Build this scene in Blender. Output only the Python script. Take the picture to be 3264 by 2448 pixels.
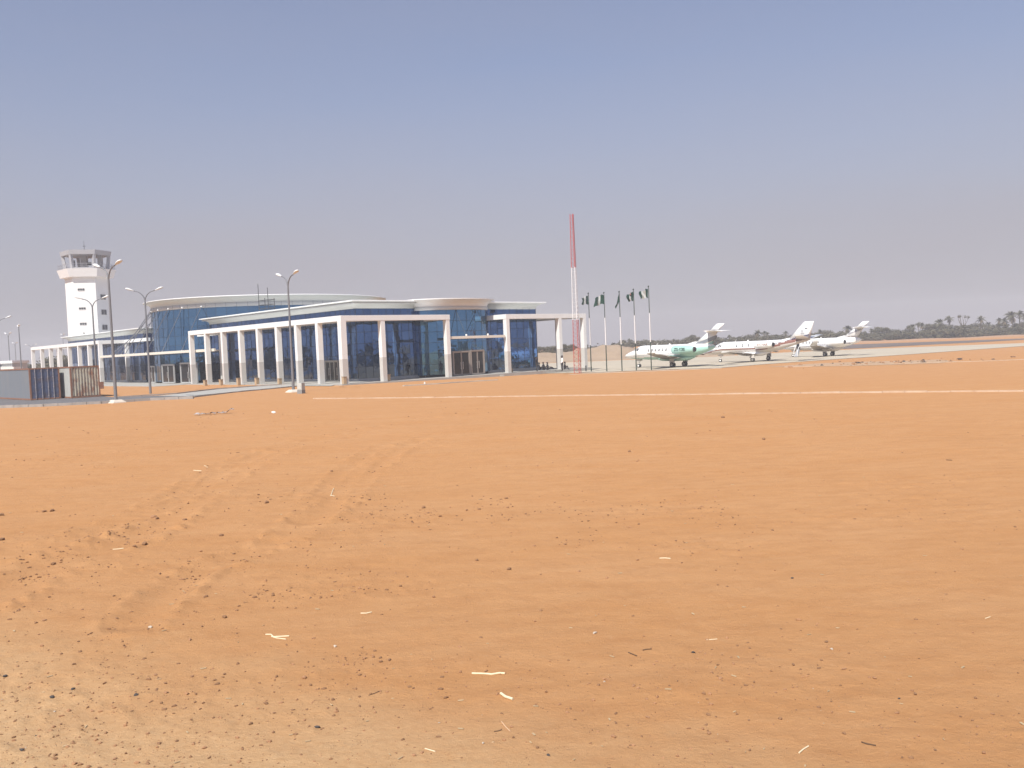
import bpy, bmesh, math, random
import numpy as np
from mathutils import Vector, Matrix, noise as mnoise
sc = bpy.context.scene
for o in list(bpy.data.objects): bpy.data.objects.remove(o)
PI = math.pi
# ------------------------------------------------------------------ camera
F, CX, CY, H = 2804., 1632., 1224., 3.2
_p = math.atan(117/F); _r = math.atan(.043)
fw = Vector((0, math.cos(_p), -math.sin(_p))); up0 = Vector((0, math.sin(_p), math.cos(_p))); rt0 = Vector((1, 0, 0))
rt = rt0*math.cos(_r)-up0*math.sin(_r); upv = up0*math.cos(_r)+rt0*math.sin(_r)
cd = bpy.data.cameras.new('camera'); cam = bpy.data.objects.new('camera', cd); sc.collection.objects.link(cam)
cd.sensor_width = 36; cd.lens = 36*F/3264; cd.clip_start = .1; cd.clip_end = 8000
M = Matrix((rt, upv, -fw)).transposed().to_4x4(); M.translation = (0, 0, H); cam.matrix_world = M
sc.camera = cam
# ------------------------------------------------------------------ light and exposure
SUN_AZ, SUN_EL = 205., 51.
w = bpy.data.worlds.new("World"); sc.world = w; w.use_nodes = True
nt = w.node_tree; nt.nodes.clear()
def N(t, ty, **k):
    n = t.nodes.new(ty)
    for a, b in k.items(): setattr(n, a, b)
    return n
out = N(nt, 'ShaderNodeOutputWorld'); bg = N(nt, 'ShaderNodeBackground'); sky = N(nt, 'ShaderNodeTexSky')
sky.sky_type = 'NISHITA'; sky.sun_disc = False; sky.sun_elevation = math.radians(SUN_EL); sky.sun_rotation = math.radians(SUN_AZ)
sky.dust_density = .7; sky.air_density = 1.0; sky.ozone_density = 1.2
SKY_HAZE = (3.62, 3.34, 3.66)      # dusty harmattan air low over the horizon
tc = N(nt, 'ShaderNodeTexCoord'); sx = N(nt, 'ShaderNodeSeparateXYZ'); nt.links.new(tc.outputs['Generated'], sx.inputs[0])
rmp = N(nt, 'ShaderNodeValToRGB'); nt.links.new(sx.outputs['Z'], rmp.inputs[0])
cr = rmp.color_ramp; cr.elements[0].position = 0.0; cr.elements[0].color = (1, 1, 1, 1); cr.elements[1].position = .62; cr.elements[1].color = (.12, .12, .12, 1)
e = cr.elements.new(.12); e.color = (.85, .85, .85, 1); e = cr.elements.new(.3); e.color = (.42, .42, .42, 1)
nz = N(nt, 'ShaderNodeTexNoise'); mp = N(nt, 'ShaderNodeMapping'); mp.inputs['Scale'].default_value = (1.2, 1.2, 5)
nt.links.new(tc.outputs['Generated'], mp.inputs[0]); nt.links.new(mp.outputs[0], nz.inputs['Vector']); nz.inputs['Scale'].default_value = 1.6; nz.inputs['Detail'].default_value = 5
mr = N(nt, 'ShaderNodeMapRange'); nt.links.new(nz.outputs['Fac'], mr.inputs[0]); mr.inputs[1].default_value = .3; mr.inputs[2].default_value = .7; mr.inputs[3].default_value = -.045; mr.inputs[4].default_value = .045
ad = N(nt, 'ShaderNodeMath', operation='ADD', use_clamp=True); nt.links.new(rmp.outputs[0], ad.inputs[0]); nt.links.new(mr.outputs[0], ad.inputs[1])
mx = N(nt, 'ShaderNodeMixRGB'); nt.links.new(ad.outputs[0], mx.inputs[0]); tn = N(nt, 'ShaderNodeMixRGB', blend_type='MULTIPLY'); tn.inputs[0].default_value = 1; tn.inputs[2].default_value = (.86, .95, 1.12, 1); nt.links.new(sky.outputs[0], tn.inputs[1]); nt.links.new(tn.outputs[0], mx.inputs[1]); mx.inputs[2].default_value = (*SKY_HAZE, 1)
nt.links.new(mx.outputs[0], bg.inputs[0]); bg.inputs[1].default_value = .082; nt.links.new(bg.outputs[0], out.inputs[0])
sl = bpy.data.lights.new('sun', 'SUN'); sl.energy = 4.2; sl.angle = math.radians(.6); sl.color = (1, .955, .88)
so = bpy.data.objects.new('sun', sl); sc.collection.objects.link(so)
_a, _e = math.radians(SUN_AZ), math.radians(SUN_EL)
sund = Vector((math.sin(_a)*math.cos(_e), math.cos(_a)*math.cos(_e), math.sin(_e)))
so.rotation_euler = sund.to_track_quat('Z', 'Y').to_euler(); so.location = sund*60
sc.view_settings.view_transform = 'Standard'; sc.view_settings.look = 'None'; sc.view_settings.gamma = 1; sc.view_settings.exposure = .58
sc.render.engine = 'CYCLES'; sc.cycles.volume_max_steps = 64; sc.cycles.volume_step_rate = 4; sc.cycles.volume_bounces = 0; sc.cycles.max_bounces = 6
# ------------------------------------------------------------------ helpers
def smooth(t): t = max(0., min(1., t)); return t*t*(3-2*t)
def gz(x, y):                          # the ground falls gently towards the apron
    return -.35*smooth((x+22)/30)*smooth((y-45)/40)
def ray(u, v): return fw+rt*((u-CX)/F)-upv*((v-CY)/F)
def G(u, v, z=0.):                     # ground point seen at photo pixel (u, v)
    d = ray(u, v); t = (z-H)/d.z; p = Vector((0, 0, H))+d*t
    return Vector((p.x, p.y, z))
def GG(u, v):
    z = 0
    for _ in range(6): p = G(u, v, z); z = gz(p.x, p.y)
    return Vector((p.x, p.y, z))
def AT(u, dist):                       # ground point on the column u at depth dist
    d = ray(u, 1100); k = dist/d.y; return Vector((d.x*k, dist, gz(d.x*k, dist)))
def ZAT(p, v):
    lo, hi = -5., 90.
    for _ in range(50):
        m = (lo+hi)/2; d = Vector((p.x, p.y, m-H)); y = CY-F*d.dot(upv)/d.dot(fw)
        if y > v: lo = m
        else: hi = m
    return m
MATS = {}
def mat(name, col, rough=.7, metal=0., var=0., vs=2., bump=0., bs=8., col2=None, spec=.5, stretch=None):
    if name in MATS: return MATS[name]
    m = bpy.data.materials.new(name); m.use_nodes = True; t = m.node_tree; b = t.nodes['Principled BSDF']
    b.inputs['Roughness'].default_value = rough; b.inputs['Metallic'].default_value = metal; b.inputs['Specular IOR Level'].default_value = spec
    b.inputs['Base Color'].default_value = (*col, 1)
    tc = N(t, 'ShaderNodeTexCoord'); mp = N(t, 'ShaderNodeMapping'); t.links.new(tc.outputs['Object'], mp.inputs[0])
    if stretch: mp.inputs['Scale'].default_value = stretch
    if var or col2:
        n = N(t, 'ShaderNodeTexNoise'); n.inputs['Scale'].default_value = vs; n.inputs['Detail'].default_value = 6; n.inputs['Roughness'].default_value = .65
        t.links.new(mp.outputs[0], n.inputs['Vector'])
        mr = N(t, 'ShaderNodeMapRange'); t.links.new(n.outputs['Fac'], mr.inputs[0]); mr.inputs[1].default_value = .32; mr.inputs[2].default_value = .68
        mx = N(t, 'ShaderNodeMixRGB'); t.links.new(mr.outputs[0], mx.inputs[0])
        c2 = col2 or tuple(c*(1-var) for c in col)
        mx.inputs[1].default_value = (*col, 1); mx.inputs[2].default_value = (*c2, 1); t.links.new(mx.outputs[0], b.inputs['Base Color'])
    if bump:
        n = N(t, 'ShaderNodeTexNoise'); n.inputs['Scale'].default_value = bs; n.inputs['Detail'].default_value = 5
        t.links.new(mp.outputs[0], n.inputs['Vector']); bp = N(t, 'ShaderNodeBump'); bp.inputs['Distance'].default_value = bump
        t.links.new(n.outputs['Fac'], bp.inputs['Height']); t.links.new(bp.outputs[0], b.inputs['Normal'])
    MATS[name] = m; return m
class MB:
    def __init__(s): s.v = []; s.f = []; s.m = []; s.sm = []
    def add(s, vs, fs, mi=0, smooth=False):
        b = len(s.v); s.v += [tuple(p) for p in vs]
        for f in fs: s.f.append(tuple(b+i for i in f)); s.m.append(mi); s.sm.append(smooth)
    def hexa(s, c, mi=0):              # 8 corners: bottom 4 ccw, top 4
        s.add(c, [(0, 3, 2, 1), (4, 5, 6, 7), (0, 1, 5, 4), (1, 2, 6, 5), (2, 3, 7, 6), (3, 0, 4, 7)], mi)
    def box(s, x0, x1, y0, y1, z0, z1, mi=0, T=None):
        c = [(x0, y0, z0), (x1, y0, z0), (x1, y1, z0), (x0, y1, z0), (x0, y0, z1), (x1, y0, z1), (x1, y1, z1), (x0, y1, z1)]
        s.hexa([T(*p) for p in c] if T else c, mi)
    def tube(s, pts, rad, n=8, mi=0, cap=True, smooth=True):
        pts = [Vector(p) for p in pts]; k = len(pts)
        if not isinstance(rad, (list, tuple)): rad = [rad]*k
        vs = []; prev = None
        for i in range(k):
            d = (pts[min(i+1, k-1)]-pts[max(i-1, 0)]).normalized()
            a = Vector((0, 0, 1)) if abs(d.z) < .9 else Vector((1, 0, 0))
            if prev is not None: a = prev
            u = (a-d*a.dot(d)).normalized(); prev = u; q = d.cross(u)
            for j in range(n):
                t = 2*PI*j/n; vs.append(pts[i]+(u*math.cos(t)+q*math.sin(t))*rad[i])
        fs = [(i*n+j, i*n+(j+1) % n, (i+1)*n+(j+1) % n, (i+1)*n+j) for i in range(k-1) for j in range(n)]
        s.add(vs, fs, mi, smooth)
        if cap: s.add(vs[:n], [tuple(range(n))[::-1]], mi); s.add(vs[-n:], [tuple(range(n))], mi)
    def loft(s, rings, mi=0, smooth=True, cap=True, mf=None):
        n = len(rings[0]); vs = [p for r in rings for p in r]; b = len(s.v); s.v += [tuple(p) for p in vs]
        for i in range(len(rings)-1):
            for j in range(n):
                s.f.append((b+i*n+j, b+i*n+(j+1) % n, b+(i+1)*n+(j+1) % n, b+(i+1)*n+j))
                s.m.append(mf(i, j) if mf else mi); s.sm.append(smooth)
        if cap:
            s.f.append(tuple(b+j for j in range(n))[::-1]); s.m.append(mi); s.sm.append(False)
            s.f.append(tuple(b+(len(rings)-1)*n+j for j in range(n))); s.m.append(mi); s.sm.append(False)
    def blob(s, c, r, mi=0, seed=0, sc3=(1, 1, 1), rough=.25, sub=1):
        bm = bmesh.new(); bmesh.ops.create_icosphere(bm, subdivisions=sub, radius=1)
        rr = random.Random(seed)
        vs = []
        for v in bm.verts:
            k = r*(1+rough*(rr.random()*2-1)); vs.append((c[0]+v.co.x*k*sc3[0], c[1]+v.co.y*k*sc3[1], c[2]+v.co.z*k*sc3[2]))
        s.add(vs, [tuple(v.index for v in f.verts) for f in bm.faces], mi); bm.free()
    def build(s, name, mats, parent=None, fix=True, bevel=0):
        me = bpy.data.meshes.new(name); me.from_pydata(s.v, [], s.f)
        for m in (mats if isinstance(mats, (list, tuple)) else [mats]): me.materials.append(m)
        me.polygons.foreach_set('material_index', s.m); me.polygons.foreach_set('use_smooth', s.sm)
        if fix:
            bm = bmesh.new(); bm.from_mesh(me); bmesh.ops.recalc_face_normals(bm, faces=bm.faces); bm.to_mesh(me); bm.free()
        me.update(); o = bpy.data.objects.new(name, me); sc.collection.objects.link(o)
        if parent is not None:
            o.parent = parent; o.matrix_parent_inverse = Matrix.Translation(parent.location).inverted() if parent.get('_w') else Matrix.Identity(4)
        if bevel:
            b = o.modifiers.new('bevel', 'BEVEL'); b.width = bevel; b.segments = 2; b.limit_method = 'ANGLE'
        return o
def tag(o, label=None, cat=None, group=None, kind=None):
    if label: o['label'] = label
    if cat: o['category'] = cat
    if group: o['group'] = group
    if kind: o['kind'] = kind
    return o
def thing(name, label, cat, loc=(0, 0, 0), rz=0, group=None, world=False):
    o = bpy.data.objects.new(name, None); sc.collection.objects.link(o); o.location = loc; o.rotation_euler.z = rz; o.empty_display_size = .3
    if world: o['_w'] = 1
    return tag(o, label, cat, group)
def copy_tree(o, parent=None):
    kids = [c for c in bpy.data.objects if c.parent == o]
    c = o.copy(); sc.collection.objects.link(c)
    if parent is not None: c.parent = parent
    for k in kids: copy_tree(k, c)
    return c
def struct(o): o['kind'] = 'structure'; return o
# ------------------------------------------------------------------ materials
white = mat('white_paint', (.80, .80, .785), .6, var=.07, vs=.8, bump=.004, bs=20)
whitebr = mat('white_render', (.80, .785, .75), .8, var=.06, vs=.5, bump=.003, bs=30)
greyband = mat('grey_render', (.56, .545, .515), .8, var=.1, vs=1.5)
cornice = mat('cornice_panel', (.66, .68, .64), .45, var=.05, vs=.6)
fascia = mat('fascia_panel', (.56, .565, .55), .5, var=.06, vs=.7)
concrete = mat('concrete', (.42, .40, .36), .9, var=.2, vs=1.2, bump=.01, bs=10)
pavem = mat('concrete_paving', (.40, .385, .35), .9, var=.18, vs=.7, bump=.006, bs=6)
kerbm = mat('kerb_concrete', (.58, .52, .43), .9, var=.25, vs=1.5, bump=.01, bs=12)
kerbgrey = mat('kerb_grey', (.36, .335, .31), .9, var=.3, vs=1.5, bump=.01, bs=12)
asphalt = mat('asphalt', (.16, .15, .15), .95, var=.3, vs=.8, bump=.008, bs=30)
galv = mat('galvanised_steel', (.21, .215, .23), .6, .3, var=.12, vs=3)
lampwhite = mat('lamp_housing', (.72, .72, .70), .35, var=.05)
dark = mat('dark_void', (.02, .022, .028), .5)
darkgrey = mat('dark_grey_metal', (.07, .07, .075), .5, .3)
alu = mat('aluminium_frame', (.42, .41, .38), .45, .4, var=.1)
steel = mat('rod_steel', (.22, .24, .28), .3, .85)
rod_dark = mat('mullion_dark', (.02, .035, .06), .4, .3)
def glassmat(name, c, c2):
    m = bpy.data.materials.new(name); m.use_nodes = True; t = m.node_tree; b = t.nodes['Principled BSDF']
    b.inputs['Metallic'].default_value = .93; b.inputs['Roughness'].default_value = .035
    g = N(t, 'ShaderNodeNewGeometry'); mx = N(t, 'ShaderNodeMixRGB'); t.links.new(g.outputs['Random Per Island'], mx.inputs[0])
    mx.inputs[1].default_value = (*c, 1); mx.inputs[2].default_value = (*c2, 1); t.links.new(mx.outputs[0], b.inputs['Base Color'])
    tc = N(t, 'ShaderNodeTexCoord'); n = N(t, 'ShaderNodeTexNoise'); n.inputs['Scale'].default_value = .9; n.inputs['Detail'].default_value = 2
    t.links.new(tc.outputs['Object'], n.inputs['Vector']); bp = N(t, 'ShaderNodeBump'); bp.inputs['Distance'].default_value = .012
    t.links.new(n.outputs['Fac'], bp.inputs['Height']); t.links.new(bp.outputs[0], b.inputs['Normal'])
    MATS[name] = m; return m
gblue = glassmat('blue_glass', (.055, .12, .28), (.085, .17, .36))
gdrum = glassmat('teal_blue_glass', (.07, .19, .36), (.10, .24, .42))
# ------------------------------------------------------------------ ground
def sand_material():
    m = bpy.data.materials.new('sand'); m.use_nodes = True; t = m.node_tree; b = t.nodes['Principled BSDF']; L = t.links.new
    b.inputs['Roughness'].default_value = .95; b.inputs['Specular IOR Level'].default_value = .15
    tc = N(t, 'ShaderNodeTexCoord')
    def noise(s, d=5, r=.6, st=None):
        n = N(t, 'ShaderNodeTexNoise'); n.inputs['Scale'].default_value = s; n.inputs['Detail'].default_value = d; n.inputs['Roughness'].default_value = r
        if st:
            mp = N(t, 'ShaderNodeMapping'); mp.inputs['Scale'].default_value = st; mp.inputs['Rotation'].default_value = (0, 0, .12); L(tc.outputs['Object'], mp.inputs[0]); L(mp.outputs[0], n.inputs['Vector'])
        else: L(tc.outputs['Object'], n.inputs['Vector'])
        return n.outputs['Fac']
    def rng(s, a, b_, c, d):
        r = N(t, 'ShaderNodeMapRange'); L(s, r.inputs[0]); r.inputs[1].default_value = a; r.inputs[2].default_value = b_; r.inputs[3].default_value = c; r.inputs[4].default_value = d; return r.outputs[0]
    def mix(f, a, b_, ty='MIX'):
        x = N(t, 'ShaderNodeMixRGB', blend_type=ty)
        if isinstance(f, float): x.inputs[0].default_value = f
        else: L(f, x.inputs[0])
        for i, q in ((1, a), (2, b_)):
            if isinstance(q, tuple): x.inputs[i].default_value = (*q, 1)
            else: L(q, x.inputs[i])
        return x.outputs[0]
    base = mix(rng(noise(.25, 6, .65, (1, 2.2, 1)), .35, .65, 0, 1), SAND_A, SAND_B)
    base = mix(rng(noise(1.3, 6, .7, (1, 2.5, 1)), .42, .7, 0, .6), base, SAND_C)
    base = mix(rng(noise(9, 4, .7), .55, .75, 0, .35), base, SAND_D)
    # the gravelly tan strip close to the track the photo is taken from
    sx = N(t, 'ShaderNodeSeparateXYZ'); L(tc.outputs['Object'], sx.inputs[0])
    a1 = N(t, 'ShaderNodeMath', operation='MULTIPLY_ADD'); L(sx.outputs['X'], a1.inputs[0]); a1.inputs[1].default_value = .55; L(sx.outputs['Y'], a1.inputs[2])
    n2 = N(t, 'ShaderNodeMath', operation='MULTIPLY_ADD'); L(noise(.45, 5), n2.inputs[0]); n2.inputs[1].default_value = 4.5; L(a1.outputs[0], n2.inputs[2])
    strip = rng(n2.outputs[0], 6.9, 10.2, 1, 0)
    base = mix(strip, base, mix(rng(noise(14, 4, .75), .4, .7, 0, 1), TAN_A, TAN_B))
    # grains and small stones
    vo = N(t, 'ShaderNodeTexVoronoi'); vo.inputs['Scale'].default_value = 42; L(tc.outputs['Object'], vo.inputs['Vector'])
    sp = rng(vo.outputs['Distance'], .10, .22, 1, 0)
    gate = N(t, 'ShaderNodeMath', operation='MULTIPLY'); L(sp, gate.inputs[0]); L(rng(noise(3.2, 4), .5, .66, 0, 1), gate.inputs[1])
    g2 = N(t, 'ShaderNodeMath', operation='MULTIPLY'); L(gate.outputs[0], g2.inputs[0]); L(strip, g2.inputs[1])
    base = mix(rng(gate.outputs[0], 0, 1, 0, .3), base, (.19, .095, .045))
    cw = N(t, 'ShaderNodeTexWhiteNoise'); L(vo.outputs['Position'], cw.inputs['Vector'])
    base = mix(g2.outputs[0], base, mix(rng(cw.outputs[0], .3, .7, 0, 1), (.16, .12, .08), (.55, .42, .28)))
    L(base, b.inputs['Base Color'])
    h = N(t, 'ShaderNodeMath', operation='MULTIPLY_ADD'); L(noise(11, 8, .8, (1, 1.5, 1)), h.inputs[0]); h.inputs[1].default_value = 1.0; L(rng(gate.outputs[0], 0, 1, 0, .25), h.inputs[2])
    bp = N(t, 'ShaderNodeBump'); bp.inputs['Distance'].default_value = .035; bp.inputs['Strength'].default_value = .8; L(h.outputs[0], bp.inputs['Height']); L(bp.outputs[0], b.inputs['Normal'])
    return m
SAND_A = (.47, .238, .098); SAND_B = (.49, .262, .118); SAND_C = (.395, .19, .077); SAND_D = (.52, .305, .155)
TAN_A = (.56, .37, .20); TAN_B = (.49, .30, .15)
sand = sand_material()
tracks = [([(-120, 1940), (60, 1860), (180, 1800), (420, 1715), (620, 1590), (760, 1490), (920, 1425), (1180, 1370), (1400, 1330)], .45),
          ([(-100, 1800), (150, 1740), (330, 1690), (520, 1610), (690, 1500), (830, 1440)], .4),
          ([(900, 1720), (1010, 1640), (1060, 1560), (1130, 1480), (1230, 1420)], .35),
          ([(990, 1660), (1080, 1600), (1170, 1500), (1270, 1430), (1350, 1400)], .35),
          ([(420, 1990), (620, 1830), (900, 1720)], .3)]
TR = []
for px, wd in tracks:
    q = [G(*p) for p in px]; seg = []
    for i in range(len(q)-1):
        for k in range(12):
            t = k/12; p0 = q[max(i-1, 0)]; p1 = q[i]; p2 = q[i+1]; p3 = q[min(i+2, len(q)-1)]
            seg.append(.5*((2*p1)+(p2-p0)*t+(2*p0-5*p1+4*p2-p3)*t*t+(-p0+3*p1-3*p2+p3)*t**3))
    TR.append((np.array([(p.x, p.y) for p in seg]), wd))
def vnoise(x, y, seed):                # smooth value noise, vectorised
    xi = np.floor(x).astype(np.int64); yi = np.floor(y).astype(np.int64); fx = x-xi; fy = y-yi
    fx = fx*fx*(3-2*fx); fy = fy*fy*(3-2*fy)
    def h(a, b):
        n = (a*374761393+b*668265263+seed*1442695041) & 0x7fffffff; n = ((n ^ (n >> 13))*1274126177) & 0x7fffffff
        return ((n ^ (n >> 16)) & 0xffff)/65535.
    return (h(xi, yi)*(1-fx)+h(xi+1, yi)*fx)*(1-fy)+(h(xi, yi+1)*(1-fx)+h(xi+1, yi+1)*fx)*fy
def relief(x, y):
    r = np.hypot(x, y); fade = np.clip((62-y)/25, 0, 1)*np.clip((110-r)/40, 0, 1)
    z = .09*(vnoise(x/6, y/6, 1)-.5)+.03*(vnoise(x/2.1, y/1.6, 2)-.5)+.014*(vnoise(x/.7, y/.5, 3)-.5)+.010*(vnoise(x/.2, y/.16, 4)-.5)+.006*(vnoise(x/.07, y/.06, 14)-.5)
    lump = np.clip(vnoise(x/2.6+9, y/1.7, 5)-.56, 0, 1)*np.clip(vnoise(x/.13, y/.12, 6)-.5, 0, 1)*.20
    z = z+lump*.8
    for pts, wd in TR:
        m = (x > pts[:, 0].min()-3) & (x < pts[:, 0].max()+3) & (y > pts[:, 1].min()-3) & (y < pts[:, 1].max()+3)
        if not m.any(): continue
        xx, yy = x[m], y[m]; d = np.full(xx.shape, 1e9)
        for p in pts: d = np.minimum(d, (xx-p[0])**2+(yy-p[1])**2)
        d = np.sqrt(d)/wd; k = .6+.8*vnoise(xx/1.1, yy/1.1, 8)
        z[m] += k*(-.036*np.exp(-(d*1.25)**2)+.040*np.exp(-((d-1.4)*2.4)**2)*(.15+1.6*np.clip(vnoise(xx/.17, yy/.15, 7)-.25, 0, 1)))
    return z*fade
def make_ground():
    rad = [1.2]
    while rad[-1] < 900: rad.append(rad[-1]*(1.0065 if rad[-1] < 60 else 1.03))
    rad = np.array(rad); ang = np.concatenate([np.linspace(-40, 40, 560), np.linspace(40, 320, 120)[1:-1]])*PI/180
    R_, A_ = np.meshgrid(rad, ang, indexing='ij'); X = R_*np.sin(A_); Y = R_*np.cos(A_)
    s1 = np.clip((X+22)/30, 0, 1); s1 = s1*s1*(3-2*s1); s2 = np.clip((Y-45)/40, 0, 1); s2 = s2*s2*(3-2*s2)
    Z = -.35*s1*s2+relief(X.ravel(), Y.ravel()).reshape(X.shape)
    nr, na = X.shape; V = np.stack([X, Y, Z], -1).reshape(-1, 3)
    i, j = np.meshgrid(np.arange(nr-1), np.arange(na), indexing='ij'); j2 = (j+1) % na
    Fq = np.stack([i*na+j, (i+1)*na+j, (i+1)*na+j2, i*na+j2], -1).reshape(-1, 4)
    V = np.vstack([V, [[0, 0, Z[0].mean()]]]); c = len(V)-1
    tri = np.stack([np.full(na, c), np.arange(na), (np.arange(na)+1) % na], -1)
    me = bpy.data.meshes.new('ground'); me.from_pydata(V.tolist(), [], Fq.tolist()+tri.tolist())
    me.polygons.foreach_set('use_smooth', [True]*len(me.polygons)); me.materials.append(sand)
    o = bpy.data.objects.new('ground', me); sc.collection.objects.link(o)
    if me.polygons[0].normal.z < 0: me.flip_normals()
    return struct(o)
make_ground()
def sheet(name, poly, m, dz=.03, cell=3.):   # flat paving laid on the ground, following its fall
    bm = bmesh.new(); vs = [bm.verts.new((p[0], p[1], 0)) for p in poly]; bm.faces.new(vs)
    xs = [p[0] for p in poly]; ys = [p[1] for p in poly]
    n = max(cell, (max(xs)-min(xs))/70)
    x = min(xs)+n
    while x < max(xs):
        bmesh.ops.bisect_plane(bm, geom=bm.verts[:]+bm.edges[:]+bm.faces[:], plane_co=(x, 0, 0), plane_no=(1, 0, 0)); x += n
    n = max(cell, (max(ys)-min(ys))/70); y = min(ys)+n
    while y < max(ys):
        bmesh.ops.bisect_plane(bm, geom=bm.verts[:]+bm.edges[:]+bm.faces[:], plane_co=(0, y, 0), plane_no=(0, 1, 0)); y += n
    for v in bm.verts: v.co.z = gz(v.co.x, v.co.y)+dz
    bmesh.ops.recalc_face_normals(bm, faces=bm.faces)
    if sum(f.normal.z for f in bm.faces) < 0: bmesh.ops.reverse_faces(bm, faces=bm.faces)
    me = bpy.data.meshes.new(name); bm.to_mesh(me); bm.free(); me.materials.append(m)
    o = bpy.data.objects.new(name, me); sc.collection.objects.link(o); return struct(o)
def kerb(name, px, m, wd=.18, ht=.12, seg=1.0, pts=None, gap=.03):
    q = pts or [GG(*p) for p in px]; mb = MB(); rr = random.Random(len(q))
    for a, b in zip(q[:-1], q[1:]):
        d = Vector((b.x-a.x, b.y-a.y, 0)); L = d.length; d.normalize(); n = Vector((-d.y, d.x, 0)); k = max(1, int(L/seg))
        for i in range(k):
            s0 = L*i/k+gap/2; s1 = L*(i+1)/k-gap/2; o = rr.uniform(-.012, .012); hz = ht+rr.uniform(-.012, .012)
            c = []
            for z in (-.15, 1):
                for (ss, w_) in ((s0, -wd/2), (s1, -wd/2), (s1, wd/2), (s0, wd/2)):
                    p = a+d*ss+n*(w_+o); c.append((p.x, p.y, gz(p.x, p.y)+(hz if z > 0 else z)))
            mb.hexa(c)
    return struct(mb.build(name, m))
# apron, runway, roads
apm = mat('apron_concrete', (.50, .43, .325), .9, var=.14, vs=.12, bump=.004, bs=3)
sheet('apron', [G(*p, -.35)[:2] for p in [(1560, 1196), (1800, 1190), (1900, 1188), (2060, 1181), (2300, 1173), (2444, 1161), (2660, 1146), (2900, 1130), (3264, 1103.5), (3700, 1072), (3700, 1068), (3264, 1094), (2750, 1113), (2500, 1124), (2300, 1136), (1960, 1149), (1560, 1166)]], apm, .035)
sheet('runway', [G(*p, -.35)[:2] for p in [(2560, 1118), (2750, 1110), (2900, 1102), (3100, 1092), (3264, 1083), (3700, 1058), (3700, 1054), (3264, 1079), (3100, 1085), (2750, 1097), (2560, 1104)]], mat('runway_asphalt', (.17, .135, .12), .95, var=.35, vs=.08), .03)
sheet('gravel_patch', [G(*p, -.35)[:2] for p in [(2440, 1170), (2600, 1159), (2760, 1153), (2900, 1150), (2990, 1146), (3050, 1152), (2990, 1158), (2880, 1162), (2700, 1167)]], mat('grey_gravel', (.38, .28, .185), .95, col2=(.46, .27, .14), vs=.5, bump=.05, bs=3), .02)
sheet('asphalt_road', [G(*p)[:2] for p in [(-900, 1330), (0, 1300), (140, 1294), (323, 1284), (480, 1274), (617, 1268), (640, 1262), (520, 1261), (374, 1268), (0, 1240), (-900, 1262)]], asphalt, .03, 2)
sheet('paved_path', [G(*p)[:2] for p in [(500, 1264), (561, 1257.5), (690, 1242.5), (820, 1233), (942, 1226), (1075, 1226), (1055, 1231), (950, 1231), (744, 1250), (600, 1265)]], pavem, .05, 2)
kerb('kerb', [(-300, 1316), (0, 1301), (140, 1296), (323, 1287), (480, 1276.5), (617, 1271)], kerbgrey, .2, .22)
kerb('kerb', [(617, 1267), (744, 1251.5), (950, 1232)], kerbgrey, .16, .1)
kerb('kerb', [(374, 1268), (561, 1256), (690, 1241), (820, 1232), (942, 1225)], kerbgrey, .16, .12)
lnpx = [(1000, 1271.8), (1472, 1267), (1760, 1263), (2200, 1259), (2679, 1252), (3264, 1247.5), (3700, 1243), (4600, 1234)]
kerb('kerb', lnpx, mat('pale_kerb', (.57, .45, .33), .9, col2=(.47, .31, .19), vs=.9, bump=.01, bs=10), .15, .07, 1.0, gap=.02)
kerb('kerb', [(2500, 1171), (2596, 1168), (2750, 1165.5), (2889, 1159), (3098, 1153), (3264, 1147), (3600, 1136)], mat('dusty_kerb', (.54, .40, .27), .9, var=.2, vs=1), .15, .08, 1.2)
kerb('kerb', [(1815, 1194.5), (1900, 1189.5), (1990, 1187), (2300, 1174)], kerbm, .15, .05, 1.2)
kerb('kerb', [(1285, 1231), (1400, 1224), (1500, 1217), (1586, 1212)], kerbm, .25, .10, 1.5)
# ------------------------------------------------------------------ terminal building frame
aL = math.radians(-43); Lv = Vector((math.sin(aL), math.cos(aL), 0)); Rv = Vector((math.cos(aL), -math.sin(aL), 0))
C0 = G(1099, 1227)
def W(s, t, z): p = C0+Lv*s+Rv*t; return (p.x, p.y, z)
term = thing('terminal_building', 'low airport terminal with blue mirror glass, white colonnade and round central hall', 'building', (C0.x, C0.y, 0), 0, world=True)
CW, CD, ZT, ZB = .50, .60, 7.28, 6.70
A_S = [0, 4.64, 9.2, 13.7, 18.4, 23.1, 28.0, 32.95, 37.9]
B_S = [74.4, 79.8, 85.1, 90.6, 96.2, 101.85, 107.5, 113.7]
FR_T = [5.0, 14.05, 23.5, 32.8, 37.5]
colbase = -.6
def column(s, t, ds=CW, dt=CD):
    mb = MB(); s0, s1, t0, t1 = s-ds/2, s+ds/2, t-dt/2, t+dt/2
    mb.box(s0, s1, t0, t1, 2.72, ZB, 0, W)
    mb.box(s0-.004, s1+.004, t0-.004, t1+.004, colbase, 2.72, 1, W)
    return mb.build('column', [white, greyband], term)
for s in A_S: column(s, 0, *((CW, CD) if s else (.66, .66)))
for s in B_S: column(s, 0)
for t in FR_T: column(0, t, CD, .52)
column(4.7, 37.5); column(9.4, 37.5); column(14.1, 37.5); column(18.8, 37.5)
for s in (37.9, 74.4): column(s, 4.3)
column(4.3, 14.05, .5, .5); column(113.7, 4.7); column(113.7, 9.4)
def beam(s0, s1, t0, t1, z0=ZB, z1=ZT, m=white, name='beam'):
    mb = MB(); mb.box(s0, s1, t0, t1, z0, z1, 0, W); return mb.build(name, m, term, bevel=.015)
beam(-.33, 38.15, -.3, .3)
beam(-.33, .27, .3, 14.35)
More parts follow.
